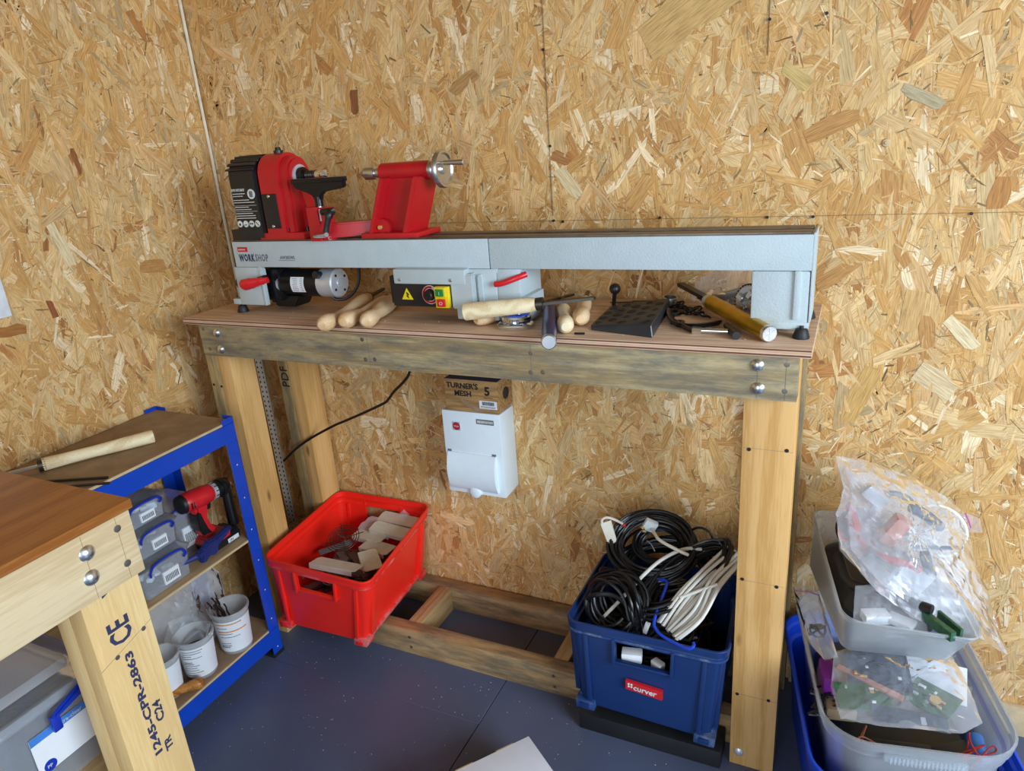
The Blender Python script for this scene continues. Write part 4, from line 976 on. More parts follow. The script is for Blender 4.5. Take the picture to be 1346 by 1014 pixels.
trunk((0.391, -0.052, 0.316), 0.157, 0.047, -.06, -.02, M['trunk'], 'rearmost cream trunking offcut at the far right of the red crate', .25)
trunk((0.398, -0.112, 0.313), 0.146, 0.045, -.04, .03, M['trunk'], 'cream trunking offcut second from the back on the right of the red crate', .2)
trunk((0.318, -0.095, 0.301), 0.101, 0.035, .12, 0, M['lilac'], 'small pinkish trunking offcut behind the left of the fan guard', .2)
trunk((0.331, -0.140, 0.293), 0.123, 0.042, -.12, -.05, M['trunk'], 'pinkish cream offcut lying directly behind the wire fan guard', .1)
trunk((0.314, -0.070, 0.308), 0.078, 0.028, .0, 0, M['lilac'], 'narrow lilac offcut at the back centre of the red crate', .2)
trunk((0.391, -0.182, 0.288), 0.112, 0.054, -.10, 0, M['trunk'], 'wide beige trunking piece just right of the wire fan guard', .05)
trunk((0.416, -0.255, 0.291), 0.095, 0.059, -.75, .15, M['strip'], 'cream offcut lying diagonally against the right side of the red crate', 0)
trunk((0.341, -0.322, 0.301), 0.168, 0.050, .02, -.02, M['trunk'], 'nearest long beige trunking offcut at the front of the red crate', -.15)
fg = thing('fan_guard', 'round wire fan guard lying on the trunking in the red crate', 'fan guard', (.30, -.205, .27))
g = B(); fr_ = rotz(.2) @ Matrix.Rotation(.35, 3, 'X'); fc = Vector((.298, -.228, .330))
for r_ in (.012, .020, .028, .036, .044, .052): g.tube([fc + fr_ @ Vector((math.cos(a)*r_, math.sin(a)*r_, 0)) for a in [k*2*math.pi/28 for k in range(29)]], .0013, 5)
obj('ring', g, M['darksteel'], fg)
for k in range(4):
    a = k*P2 + .5; obj('spoke', B().tube([fc + fr_ @ Vector((math.cos(a)*.006, math.sin(a)*.006, -.001)), fc + fr_ @ Vector((math.cos(a)*.066, math.sin(a)*.066, -.002))], .0016, 5), M['darksteel'], fg)
zb = thing('zip_bag', 'small clear zip bag sticking up at the back of the red crate', 'bag', (.40, -.03, .28))
crumple_bag('film', [(.355, -.045, .295), (.40, -.030, .345), (.43, -.028, .315), (.42, -.05, .29)], M['bagf'], zb, .004, .002, 5, 4, 5, 60)

# contents of the blue crate: cables ---------------------------------------------
rn = random.Random(31); g = B(); p = Vector((0, 0, .06)); pts = []
for i in range(420):
    a = i * .55 + rn.uniform(-.5, .5); q = rn.uniform(.4, 1)
    pts.append(bf(.145*q*math.cos(a), .115*q*math.sin(a), .025 + .20 * i / 420 + rn.uniform(-.012, .012)))
for k in range(0, 420, 60): g.tube(pts[k:k+61], .0055, 6, 4)
tag(obj('cable_tangle', g, M['cable'], kind='stuff'), 'black tangle of cables filling the bottom of the blue crate', 'cables')


def coil(name, label, c, ux, uy, rx, ry, turns, r, m, jit=.006, seed=1, spread=None, cat='cable', seg=30):
    rn = random.Random(seed); ux = Vector(ux).normalized(); uy = Vector(uy); uy = (uy - ux * uy.dot(ux)).normalized(); un = ux.cross(uy)
    pts = []; c = Vector(c); spread = spread or .018
    for k in range(turns):
        sc = 1 + rn.uniform(-.16, .10); off = un * rn.uniform(-spread, spread) + ux * rn.uniform(-jit, jit) + uy * rn.uniform(-jit, jit)
        ph = rn.uniform(0, 6)
        for i in range(seg):
            a = 2*math.pi*i/seg; bl = min(1, i / 5)
            p = c + off + ux*math.cos(a)*rx*sc + uy*math.sin(a)*ry*sc + un*math.sin(a*2 + ph)*jit*.7
            if pts and i < 5: p = pts[-1].lerp(p, .45 + .11*i)
            pts.append(p)
    return tag(obj(name, B().tube(pts, r, 6), m, kind=None), label, cat, 'cable coils in the blue crate')


coil('cable_coil', 'large black cable coil heaped at the top back of the blue crate', (1.268, -.150, .445), (.95, .10, .05), (.1, .75, .55), .102, .084, 34, .0036, M['cable'], .008, 3, .022)
coil('cable_coil', 'small grey sheened cable coil tied inside the large black coil', (1.285, -.150, .458), (.9, .2, .1), (.1, .75, .6), .060, .048, 20, .0030, M['blackm'], .004, 9, .012)
coil('cable_coil', 'black cable coil partly hidden underneath the large top coil', (1.30, -.165, .395), (.95, .15, .1), (.1, .8, .45), .115, .075, 26, .0038, M['cable'], .010, 13, .026)
tag(obj('cable_tie', B().tube([(1.262, -.190, .486), (1.275, -.196, .482), (1.285, -.202, .468)], .0045, 6, 2, .4), M['print_g']), 'dark strap tying the small coil in the blue crate', 'strap')
coil('cable_coil', 'long oval black cable hank lying diagonally at the right of the blue crate', (1.372, -.222, .415), (.62, .62, .42), (.75, -.55, .0), .132, .058, 24, .0038, M['cable'], .006, 5, .024)
coil('cable_coil', 'loose black flat cable loops at the left front of the blue crate', (1.215, -.305, .370), (.9, -.35, -.1), (.0, .35, .9), .066, .064, 15, .0040, M['cable'], .014, 6, .035)
tag(obj('flat_lead', B().tube([(1.170, -.200, .33), (1.150, -.225, .385), (1.165, -.245, .415), (1.200, -.262, .425), (1.242, -.305, .422), (1.275, -.345, .400), (1.293, -.367, .365), (1.296, -.372, .32)], .0085, 8, 4, .28), M['blackm']), 'broad flat black lead arching over the left side of the blue crate', 'lead')
tag(obj('flat_lead', B().tube([(1.15, -.30, .33), (1.142, -.315, .365), (1.165, -.325, .392), (1.21, -.322, .400), (1.25, -.335, .385), (1.275, -.352, .34), (1.28, -.35, .30)], .006, 8, 4, .3), M['cable']), 'narrow flat black lead looping low at the blue crate front left', 'lead')
tag(obj('white_cable', B().tube([(1.175, -.322, .315), (1.189, -.314, .333), (1.226, -.285, .374), (1.267, -.254, .424), (1.306, -.215, .456), (1.353, -.172, .470), (1.395, -.140, .457), (1.419, -.110, .43)], .0046, 8, 5), M['cablew']), 'thick white cable arching over the black coils in the blue crate', 'cable')
tag(obj('white_cable', B().tube([(1.258, -.130, .49), (1.275, -.160, .492), (1.294, -.183, .490), (1.339, -.196, .480), (1.367, -.192, .468)], .0042, 8, 5), M['trunk']), 'greyish white cable running from the white plug across the coil', 'cable')
pg = thing('white_plug', 'white flat plug on top of the large black coil', 'plug', (1.252, -.12, .48))
obj('case', B().obox((1.254, -.128, .495), (.034, .016, .032), Matrix.Rotation(.5, 3, 'Y') @ rotz(.3), .003), M['white'], pg)
obj('pin', B().obox((1.238, -.138, .492), (.010, .004, .006), None, .001).obox((1.243, -.142, .484), (.010, .004, .006), None, .001), M['amber'], pg)
obj('white_plugs', B().obox(bf(-.035, -.125, .170), (.05, .03, .025), rotz(.2), .004).obox(bf(.03, -.13, .165), (.03, .02, .02), rotz(-.5), .003), M['label'], bc)
tag(obj('black_strip', B().box(1.125, 1.485, -.372, -.290, .0, .052, .004), M['rubber']), 'low black strip along the dark band beneath the dark blue crate', 'block')  # plain black strip filling the dark band under the crate
tag(obj('wire_hook', B().tube([(1.285, -.221, .400), (1.310, -.235, .411), (1.326, -.244, .411), (1.323, -.292, .392), (1.320, -.349, .373), (1.330, -.366, .362), (1.349, -.378, .358), (1.386, -.392, .357), (1.412, -.402, .360), (1.422, -.396, .366), (1.420, -.388, .368)], .0038, 8, 4), M['cableb']), 'bright blue plastic coated wire bracket in front of the white hank', 'wire bracket')
g = B(); rn = random.Random(4)
A0 = Vector((1.355, -.345, .350)); A1 = Vector((1.400, -.315, .408)); A2 = Vector((1.437, -.255, .452)); A3 = Vector((1.478, -.150, .470))
sdv = Vector((.72, -.55, -.1)).normalized(); upn = Vector((-.35, -.55, .75)).normalized()
for k in range(20):
    s0 = (k - 9.5) * .0050; j = lambda q=.004: Vector((rn.uniform(-q, q), rn.uniform(-q, q), rn.uniform(-q, q)))
    s1 = s0 * rn.uniform(.5, .9) + rn.uniform(-.006, .006)
    uo = upn * rn.uniform(-.008, .012)
    g.tube([A0 + sdv*s0*.8 + uo + j(), A1 + sdv*s0 + uo + j(), A2 + sdv*s1 + uo*1.4 + j(), A3 + sdv*s1*.9 + uo + j()], .0040, 8, 5)
g.tube([A1 - sdv*.03 + upn*.012, A1.lerp(A2, .5) + upn*.016, A2 + sdv*.028 + upn*.016], .0042, 8, 5)
for k in range(0):
    c = A0 + sdv*(k-2)*.012; g.tube([c, c - Vector((.004, .006, .014)), c - Vector((-.004, .004, .020)), c + sdv*.009 - Vector((0, 0, .012)), c + sdv*.009], .0040, 8, 3)
tag(obj('white_cable_hank', g, M['cablew']), 'hank of thick white cable leaning up behind the right bench leg', 'cable')
tag(obj('plastic_strip', B().hexa([(1.178, -.160, .345), (1.196, -.162, .345), (1.198, -.155, .345), (1.180, -.153, .345), (1.139, -.192, .515), (1.161, -.178, .520), (1.163, -.171, .52), (1.141, -.185, .515)], .002), M['trunk']), 'upright cream plastic strip at the back left of the blue crate', 'strip')
tag(obj('white_cable', B().tube([(1.143, -.189, .514), (1.144, -.188, .526), (1.155, -.182, .531), (1.172, -.172, .522), (1.187, -.150, .500)], .0034, 8, 4), M['cablew']), 'short white wire looping off the upright plastic strip', 'cable')
tag(obj('cable_end', B().ball((1.19, -.150, .497), .006, 10), M['cabler']), 'small red terminal at the end of the looping white wire', 'terminal')
tag(obj('white_connector', B().obox((1.30, -.345, .345), (.012, .006, .034), Matrix.Rotation(.3, 3, 'Y'), .002), M['label']), 'small white tag hanging among the loops behind the blue crate rim', 'tag')
tag(obj('black_cable', B().tube([(1.345, -.10, .475), (1.375, -.105, .498), (1.405, -.11, .49), (1.418, -.12, .455), (1.405, -.13, .43)], .0034, 8, 5), M['cable']), 'single black cable loop rising right of the large coil', 'cable')

# ------------------------------------------------------------------ blue shelf unit on the left
SX0, SX1, SY0, SY1 = -.166, .145, -1.12, -.412
SU = thing('shelf_unit', 'blue metal boltless shelf unit with fibreboard shelves against the left wall', 'shelf unit', ((SX0+SX1)/2, (SY0+SY1)/2, 0))
for (x, y, sx, sy) in ((SX1, SY1, -1, -1), (SX0, SY1, 1, -1), (SX1, SY0, -1, 1), (SX0, SY0, 1, 1)):
    g = B().hexa([(min(x, x + sx*.0018), min(y, y + sy*.040), .004), (max(x, x + sx*.0018), min(y, y + sy*.040), .004), (max(x, x + sx*.0018), max(y, y + sy*.040), .004), (min(x, x + sx*.0018), max(y, y + sy*.040), .004)] + [(min(x, x + sx*.0018), min(y, y + sy*.040), .802), (max(x, x + sx*.0018), min(y, y + sy*.040), .802), (max(x, x + sx*.0018), max(y, y + sy*.040), .802), (min(x, x + sx*.0018), max(y, y + sy*.040), .802)], .0004, 1)
    g.box(min(x, x + sx*.040), max(x, x + sx*.040), min(y, y + sy*.0018), max(y, y + sy*.0018), .004, .802, .0004, 1)
    po = obj('post', g, M['shelfblue'], SU)
    for i in range(22):
        z = .03 + i*.035; xx = x + (.0004 if sx < 0 else -.0004)
        obj('keyhole', B().cyl((x - sx*.0003, y + sy*.02, z), (x + sx*.0003, y + sy*.02, z), .0024, n=6), M['clipblue'] if i % 3 else M['print_w'], po)
    obj('foot_cap', B().box(min(x - sx*.002, x + sx*.042), max(x - sx*.002, x + sx*.042), min(y - sy*.002, y + sy*.042), max(y - sy*.002, y + sy*.042), 0, .012, .001), M['rubber'], po)
for k, (z, rb) in enumerate(((.792, .060), (.425, .012), (.103, .062))):
    sh = obj('shelf', B().box(SX0 + .002, SX1 - .003, SY0 + .002, SY1 - .003, z - .008, z, .0006, 1), M['fibre'] if k != 1 else M['chip'], SU)
    obj('board_edge', B().box(SX1 - .003, SX1 - .0012, SY0 + .002, SY1 - .003, z - .007, z - .0008), M['chipedge'], sh)
    if k != 1:
        zz = z - .0072
        for (x0, x1, y0, y1) in ((SX1 - .0025, SX1 + .0022, SY0 + .002, SY1 - .002), (SX0 - .001, SX0 + .0018, SY0 + .002, SY1 - .002), (SX0 + .002, SX1 - .002, SY1 - .0018, SY1 + .001), (SX0 + .002, SX1 - .002, SY0 - .001, SY0 + .002)):
            obj('beam', B().box(x0, x1, y0, y1, zz - rb + .008, zz, .0006, 1), M['shelfblue'], SU)
# steel shelf clip under the middle shelf
obj('shelf_bolt', B().cyl((.115, SY1 - .004, .405), (.115, SY1 - .03, .405), .004, n=8), M['steel'], SU)

# turned handle + rods on the shelf top
turned('turning_gouge', 'long pale ash handled gouge lying on the top of the blue shelf unit', 'gouge', (.060, -.600, .8095), (-.070, -.820, .8095), [(0, .0155), (.012, .0172), (.25, .0165), (.55, .0145), (.85, .0155), (.97, .0165), (1, .0155)], M['ash'], (.085, .008, .006, .004), sm=M['steel'])
tag(obj('steel_rod', B().tube([(.173, -.815, .7955), (.118, -.842, .7955), (.05, -.88, .7955)], .0035, 8).tube([(.14, -.795, .7955), (.0, -.86, .7955)], .0035, 8), M['darksteel']), 'thin dark steel rods on the shelf top beside the near bench', 'rod')


# small lidded boxes with blue clips
def clip_box(label, c, size, ang, m=M['clear'], inner=None, grp=None, lidm=None):
    w, d, h = size; rot = rotz(ang); c = Vector(c)      # c = base centre; clip on the local -y side
    F = lambda x, y, z: c + rot @ Vector((x, y, z))
    o = thing('storage_box', label, 'storage box', c, CLG)
    obj('body', shell(lambda x, y, z: F(x * (1 - .07*(1 - z/h)), y * (1 - .07*(1 - z/h)), z), w, d, h, .012, .0015, [(.001, 0), (.004, .001), (h*.55, .001), (h*.86, .001), (h*.87, .004), (h*.93, .004)], n=4), m, o)
    g = B().loft([[F(x, y, z) for x, y in rrect(w + q, d + q, .014, 4)] for z, q in ((h*.93, .012), (h*.97, .012), (h, .006), (h + .003, -.008))]); obj('lid', g, lidm or m, o)
    pts = [F(-w*.34, -d/2 - .004, h*.70), F(-w*.36, -d/2 - .010, h*.84), F(-w*.27, -d/2 - .012, h*1.02), F(0, -d/2 - .012, h*1.07), F(w*.27, -d/2 - .012, h*1.02), F(w*.36, -d/2 - .010, h*.84), F(w*.34, -d/2 - .004, h*.70)]
    obj('clip', B().tube(pts, .0042, 8, 4, .8), M['clipblue'], o)
    lbl = obj('label', B().hexa([F(x, y, z) for z in (h*.18, h*.58) for x, y in ((-w*.12, -d/2 - .004), (w*.2, -d/2 - .004), (w*.2, -d/2 + .001), (-w*.12, -d/2 + .001))]), M['label'], o)
    g = B(); rn = random.Random(int(c.x*1000) + 5)
    for i in range(9):
        x = -w*.09 + i * w*.03; g.hexa([F(xx, yy, z) for z in (h*.26, h*.46) for xx, yy in ((x, -d/2 - .0048), (x + w*.013, -d/2 - .0048), (x + w*.013, -d/2 - .003), (x, -d/2 - .003))])
    obj('barcode', g, M['print_k'], lbl)
    if inner:
        g = B()
        for i in range(10):
            g.obox(F(rn.uniform(-w*.32, w*.32), rn.uniform(-d*.3, d*.3), .012 + rn.uniform(0, h*.45)), (rn.uniform(.012, .03), rn.uniform(.01, .02), rn.uniform(.008, .016)), rotz(rn.uniform(0, 3)), .002, 1)
        obj('contents', g, inner, o)
    return o


CLG = 'small clear boxes with blue clips on the middle shelf'
FX = P2 * 1.0    # clips face +x
clip_box('lowest clear clip box in the stack of three on the middle shelf', (.063, -.700, .425), (.150, .115, .090), FX, inner=M['white'])
clip_box('clear clip box with a barcode label in the middle of the stack of three', (.040, -.690, .522), (.135, .110, .070), FX, inner=M['ptfe'])
clip_box('topmost clear clip box of the stack of three on the middle shelf', (.020, -.690, .600), (.130, .110, .062), FX, inner=M['white'])
clip_box('larger grey lidded clip box standing behind the drill', (-.035, -.560, .425), (.140, .150, .150), FX, inner=M['print_g'], lidm=M['bagw'])
tag(obj('cardboard_sleeve', B().box(-.105, -.05, -.64, -.60, .426, .49, .002), M['amber']), 'yellow card packet between the clip boxes on the middle shelf', 'packet')

# cordless drill ------------------------------------------------------------
DR = thing('cordless_drill', 'red and black cordless drill standing on the middle shelf', 'drill', (.075, -.49, .425))
xd = .075; ax_ = Vector((.05, .985, -.08)).normalized()
m0 = Vector((xd, -.590, .600))
obj('body', B().lathe(m0, ax_, [(0, 0), (0, .020), (.006, .026), (.03, .029), (.075, .029), (.095, .026), (.10, .024), (.10, 0)], 20)
    .prism([(-.030, -.02), (.018, -.02), (.010, -.052), (.004, -.075), (.012, -.100), (.03, -.122), (-.022, -.122), (-.030, -.10), (-.028, -.065)], m0 + Vector((-.016, .065, 0)), (0, 1, 0), (0, 0, 1), (.032, 0, 0), .007), M['drillred'], DR)
obj('rear_cap', B().lathe(m0 - ax_*.004, ax_, [(0, 0), (0, .018), (.004, .0255), (.014, .028), (.014, 0)], 20), M['black'], DR)
obj('grip_pad', B().prism([(-.032, -.045), (-.018, -.04), (-.012, -.07), (-.004, -.10), (.006, -.118), (-.024, -.116), (-.034, -.09), (-.034, -.06)], m0 + Vector((-.0175, .066, 0)), (0, 1, 0), (0, 0, 1), (.035, 0, 0), .003), M['black'], DR)
obj('trigger', B().prism([(.014, -.030), (.030, -.034), (.024, -.055), (.012, -.054)], m0 + Vector((-.007, .067, 0)), (0, 1, 0), (0, 0, 1), (.014, 0, 0), .003), M['black'], DR)
obj('collar', B().lathe(m0 + ax_*.10, ax_, [(0, 0), (0, .026), (.012, .0265), (.012, 0)], 24), M['ptfe'], DR)
obj('chuck', B().lathe(m0 + ax_*.112, ax_, [(0, 0), (0, .025), (.010, .025), (.013, .022), (.030, .0225), (.042, .020), (.052, .012), (.054, .006), (.054, 0)], 20), M['black'], DR)
obj('chuck_jaw', B().lathe(m0 + ax_*.165, ax_, [(0, 0), (0, .008), (.008, .005), (.008, 0)], 10), M['steel'], DR)
g = B()
for i in range(12):
    a = i*math.pi/6; e1 = ax_.orthogonal().normalized(); e2 = ax_.cross(e1); e_ = e1*math.cos(a) + e2*math.sin(a); g.obox(m0 + ax_*.108 + e_*.0262, (.0015, .0028, .010), Matrix((e_, ax_.cross(e_), ax_)).transposed())
obj('torque_mark', g, M['print_k'], DR)
obj('side_handle', B().lathe((xd - .008, -.425, .600), (0, .01, -1), [(0, 0), (0, .012), (.02, .012), (.03, .0145), (.10, .0155), (.145, .017), (.15, .013), (.15, 0)], 16).lathe(m0 + ax_*.13, ax_, [(0, 0), (0, .0275), (.012, .0275), (.012, 0)], 24), M['black'], DR)
obj('depth_rod', B().cyl((xd + .008, -.447, .60), (xd + .008, -.447, .462), .002, n=6), M['blackm'], DR)
for z in (.606,): obj('name_plate', B().obox(m0 + Vector((.029, .045, -.004)), (.002, .040, .010), None, .0005), M['print_g'], DR)
obj('side_vent', B().obox(m0 + Vector((.0285, .018, -.006)), (.003, .004, .018), None, .0008).obox(m0 + Vector((.0285, .026, -.006)), (.003, .003, .018), None, .0008).obox(m0 + Vector((.0285, .078, -.006)), (.003, .006, .022), None, .0008), M['black'], DR)
bt = obj('battery', B().prism([(-.048, 0), (.055, 0), (.060, .006), (.062, .028), (.050, .040), (-.040, .036), (-.050, .026)], (xd - .035, -.500, .4265), (0, 1, 0), (0, 0, 1), (.070, 0, 0), .006), M['black'], DR)
obj('battery_cap', B().prism([(-.044, .022), (.028, .024), (.036, .046), (-.034, .042)], (xd - .037, -.508, .4265), (0, 1, 0), (0, 0, 1), (.074, 0, 0), .004), M['drillred'], DR)
obj('battery_label', B().box(xd + .0345, xd + .0362, -.492, -.452, .4315, .4445, .001), M['label'], DR)
text('18V', (xd + .0364, -.490, .434), .011, M['print_k'], DR, RIGHT)
# blue rubber star-shaped holder
st = [(math.cos(a)*(.052 if i % 2 == 0 else .034), math.sin(a)*(.036 if i % 2 == 0 else .022)) for i, a in [(i, R(90 + i*36)) for i in range(10)]]
o = thing('rubber_nozzle', 'dark blue rubber star shaped nozzle in front of the drill', 'nozzle', (.09, -.60, .425))
rt = Matrix.Rotation(R(35), 3, 'Y') @ rotz(.5)
obj('body', B().prism([(.085, .012), (.060, .022), (.020, .020), (-.012, .030), (-.030, .018), (-.050, .020), (-.058, .006), (-.040, -.004), (-.046, -.022), (-.030, -.034), (-.012, -.022), (.006, -.036), (.022, -.030), (.024, -.010), (.056, -.004)], (.130, -.560, .462), (-.05, .97, .12), (.25, -.08, .95), (-.018, 0, .003), .004), M['drillblue'], o)
obj('spout', B().cyl((.122, -.608, .462), (.110, -.655, .462), .009, .007, n=12), M['drillblue'], o)

# tubs on the bottom shelf ----------------------------------------------------


def tub(label, c, r, h, printm, fill, seed):
    o = thing('plastic_tub', label, 'tub', c, 'white tubs on the bottom shelf'); c = Vector(c)
    obj('pot', B().lathe(c, (0, 0, 1), [(0, 0), (.0, r*.80), (.003, r*.82), (h*.92, r*.97), (h*.93, r*1.04), (h*.985, r*1.06), (h, r*1.04), (h, r*.97), (h*.9, r*.94), (.006, r*.78), (.004, 0)], 36), M['tubw'], o)
    t = bmesh.new(); rows = []
    a0, a1 = R(-115), R(35)
    for zf in (.08, .30, .55, .84): rows.append([t.verts.new(c + Vector((math.cos(a0 + (a1-a0)*i/20)*(r*(.82 + .15*zf/.92) + .0008), math.sin(a0 + (a1-a0)*i/20)*(r*(.82 + .15*zf/.92) + .0008), h*zf))) for i in range(21)])
    for q, w in zip(rows, rows[1:]):
        for i in range(20): t.faces.new((q[i], q[i+1], w[i+1], w[i]))
    g = B(); g._merge(t); obj('paper_label', g, M['label'], o)
    rn = random.Random(seed)
    for mm, zs, k in printm:
        g = B()
        for zf in zs:
            a = R(-95 + rn.uniform(0, 10)); aend = a + R(rn.uniform(30, 62) * k)
            while a < aend:
                da = R(rn.uniform(2, 6)); rr_ = r*(.82 + .15*zf/.92) + .0014
                am = a + da/2; g.obox(c + Vector((math.cos(am)*rr_, math.sin(am)*rr_, h*zf)), (.0005, rr_*da, h*(.014 if k <= 1 else .03)), rotz(am)); a += da + R(1.2)
        obj('small_print', g, mm, o)
    g = B(); g.cyl(c + Vector((0, 0, .01)), c + Vector((0, 0, h*.55)), r*.76, r*.86, 20)
    obj('contents', g, fill, o)
    return o, c


lines = [.78, .72, .66, .60, .40, .34, .28, .22, .16]
o, c = tub('nearest small white tub partly hidden by the bench leg', (.066, -.752, .1035), .047, .125, [(M['print_b'], lines, 1)], M['black'], 1)
o, c = tub('middle white labelled tub with black straps inside on the bottom shelf', (.085, -.655, .1035), .052, .130, [(M['print_g'], lines, 1), (M['print_k'], [.50, .455], .8)], M['black'], 2)
obj('bit', B().tube([c + Vector((-.03, -.01, .095)), c + Vector((-.005, .02, .118)), c + Vector((.025, .018, .112)), c + Vector((.034, -.01, .095))], .004, 8, 4), M['ptfe'], o)
obj('bit', B().cyl(c + Vector((.02, .01, .08)), c + Vector((.035, .03, .15)), .003, n=8).cyl(c + Vector((.015, .01, .08)), c + Vector((.025, .04, .14)), .004, n=8).cyl(c + Vector((.028, .0, .08)), c + Vector((.044, .02, .142)), .0025, n=8), M['steel'], o)
o, c = tub('tallest white tub with orange print full of drill bits by the shelf post', (.100, -.535, .1035), .054, .140, [(M['print_o'], [.78, .60], 1.7), (M['print_g'], [.69, .54, .46, .30], 1), (M['print_k'], [.24, .20], .6)], M['ptfe'], 3)
rn = random.Random(8)
for k in range(13):
    q = c + Vector((rn.uniform(-.035, .0), rn.uniform(-.03, .01), .07)); e = q + Vector((rn.uniform(-.025, .01), rn.uniform(-.03, .0), rn.uniform(.075, .10)))
    obj('drill_bit', B().tube([q.lerp(e, t/10) + Vector((math.sin(t*1.6), math.cos(t*1.6), 0))*.0012 for t in range(11)], .0026, 6), M['darksteel'] if k % 3 else M['steel'], o)
turned('turned_handle', 'varnished orange brown turned handle on the bottom shelf beside the near leg', 'handle', (.145, -.700, .1195), (.066, -.800, .1195), [(0, .009), (.02, .013), (.08, .016), (.16, .0165), (.22, .0145), (.26, .0155), (.31, .0135), (.45, .0115), (.7, .015), (1, .017)], M['oiled'])
o = thing('polythene_bag', 'large cloudy polythene bag on the bottom shelf behind the tubs', 'bag', (-.03, -.58, .104))
crumple_bag('film', [(-.02, -.70, .125), (-.10, -.66, .30), (-.12, -.58, .37), (-.10, -.48, .36), (-.06, -.42, .25), (.0, -.46, .13), (.02, -.56, .112), (.01, -.64, .112)], M['bagw'], o, .030, .010, 12, 6, 11, 16)
obj('contents', B().lathe((-.03, -.60, .115), (0, 0, 1), [(0, 0), (0, .05), (.04, .06), (.08, .04), (.10, 0)], 16), M['white'], o)

# ------------------------------------------------------------------ near bench at bottom left
NB = thing('workbench', 'near brown topped timber bench cropped at the lower left corner', 'workbench', (.3, -1.6, 0))
obj('worktop', B().box(XL + .01, .7005, -2.35, -1.108, .978, .994, .002), M['varnish'], NB)
na = obj('front_apron', B().box(.662, .699, -2.35, -1.115, .870, .9775, .002), M['pine_yb'], NB)
for (y, z) in ((-1.193, .947), (-1.197, .908)):
    obj('coach_bolt', B().lathe((.698, y, z), (1, 0, 0), [(0, 0), (0, .0125), (.002, .0125), (.006, .009), (.008, .004), (.0085, 0)], 18), M['steel'], na)
for (y, z) in ((-1.140, .958), (-1.140, .897)):
    obj('screw', B().lathe((.6962, y, z), (1, 0, 0), [(0, 0), (0, .0058), (.0030, .0060), (.0036, .0035), (.0030, 0)], 12), M['screw'], na)
for y in (-1.196, -1.1403): obj('pencil_line', B().box(.6985, .6994, y - .0002, y + .0003, .872, .976), M['pencil'], na)
nl = obj('leg', B().box(.622, .6615, -1.206, -1.106, 0, .9775, .002), M['pine_zb'], NB)
obj('leg', B().box(.583, .6215, -1.206, -1.106, 0, .9775, .002), M['pine_zb'], NB)
obj('leg', B().box(XL + .02, XL + .06, -1.206, -1.12, 0, .9775, .002), M['pine_zg'], NB)
ty = -1.166
UP = RIGHT @ Matrix.Rotation(P2, 3, 'Z')
text('C24', (.6617, -1.132, .572), .020, M['print_b'], nl, UP, bold=.0006, sx=1.25)
text('TR', (.6617, -1.132, .508), .018, M['print_b'], nl, UP, bold=.0006, sx=1.2)
text('1245-CPR-2863', (.6617, -1.152, .512), .0185, M['print_b'], nl, UP, sx=1.85, bold=.0006)
text('CE', (.6617, -1.143, .752), .052, M['print_b'], nl, UP, bold=.0010, sx=.72)
text('W', (.6617, -1.153, .845), .026, M['print_b'], nl, UP, bold=.0008)
for (y, z) in ((-1.176, .735), (-1.123, .752)): obj('screw', B().lathe((.6605, y, z), (1, 0, 0), [(0, 0), (0, .0045), (.0012, .0042), (.0014, 0)], 12), M['screw'], nl)
obj('pencil_line', B().prism([(-1.206, .7285), (-1.106, .760), (-1.106, .7605), (-1.206, .729)], (.6614, 0, 0), (0, 1, 0), (0, 0, 1), (.0004, 0, 0)), M['print_g'], nl)
obj('back_rail', B().box(XL + .06, .582, -1.15, -1.112, .87, .977, .002), M['pine_xd'], NB)
obj('lower_shelf', B().box(XL + .02, .560, -2.3, -1.13, .425, .443, .002), M['chip'], NB)
obj('shelf_rail', B().box(.5605, .5825, -2.3, -1.10, .40, .45, .002), M['pine_y'], NB)
# large clear box on the lower shelf
BXO = thing('storage_box', 'large clear plastic storage box with blue clip handle under the near bench', 'storage box', (.30, -1.30, .443))
fx = lambda x, y, z: Vector((.32 + x * (1 - .08*(1 - z/.2)), -1.215 + y * (1 - .05*(1 - z/.2)), .4435 + z))
obj('body', shell(fx, .34, .19, .2, .02, .002, [(.001, 0), (.005, .001), (.10, .001), (.165, .001), (.168, .008), (.19, .009)], n=5), M['clear'], BXO)
obj('lid', B().loft([[fx(x, y, z) for x, y in rrect(.34 + q, .19 + q, .024, 5)] for z, q in ((.176, .026), (.190, .026), (.196, .018), (.197, -.02), (.200, -.03))]), M['clear'], BXO)
ch = obj('clip_handle', B().prism([(-1.262 + 1.2, -.006), (-1.262 + 1.2, .006), (.0, .030), (.055, .030), (.055, .010), (.0, .010)], (.508, -1.165, .606), (0, 1, 0), (0, 0, 1), (.012, 0, 0), .004)
         .box(.505, .514, -1.230, -1.214, .575, .606, .003), M['clipblue'], BXO)
lbx = obj('label', B().box(.4895, .491, -1.262, -1.150, .500, .578), M['label'], BXO)
obj('label_band', B().box(.4908, .4914, -1.262, -1.150, .564, .5785), M['bluecell'], lbx)
text('ultra-clear', (.4915, -1.215, .567), .011, M['print_w'], BXO, RIGHT)
obj('recycling_mark', B().lathe((.4905, -1.243, .510), (1, 0, 0), [(0, 0), (0, .011), (.0008, .011), (.0008, 0)], 24), M['clipblue'], lbx)
text('PP', (.4914, -1.249, .5065), .009, M['print_w'], BXO, RIGHT)
obj('grey_contents', B().obox((.33, -1.21, .50), (.22, .11, .08), rotz(.1), .01), M['pcbd'], BXO)
tag(obj('grey_lid', B().box(.12, .47, -1.30, -1.155, .6460, .668, .006), M['bagw']), 'grey translucent lid resting on the large clear box', 'lid')

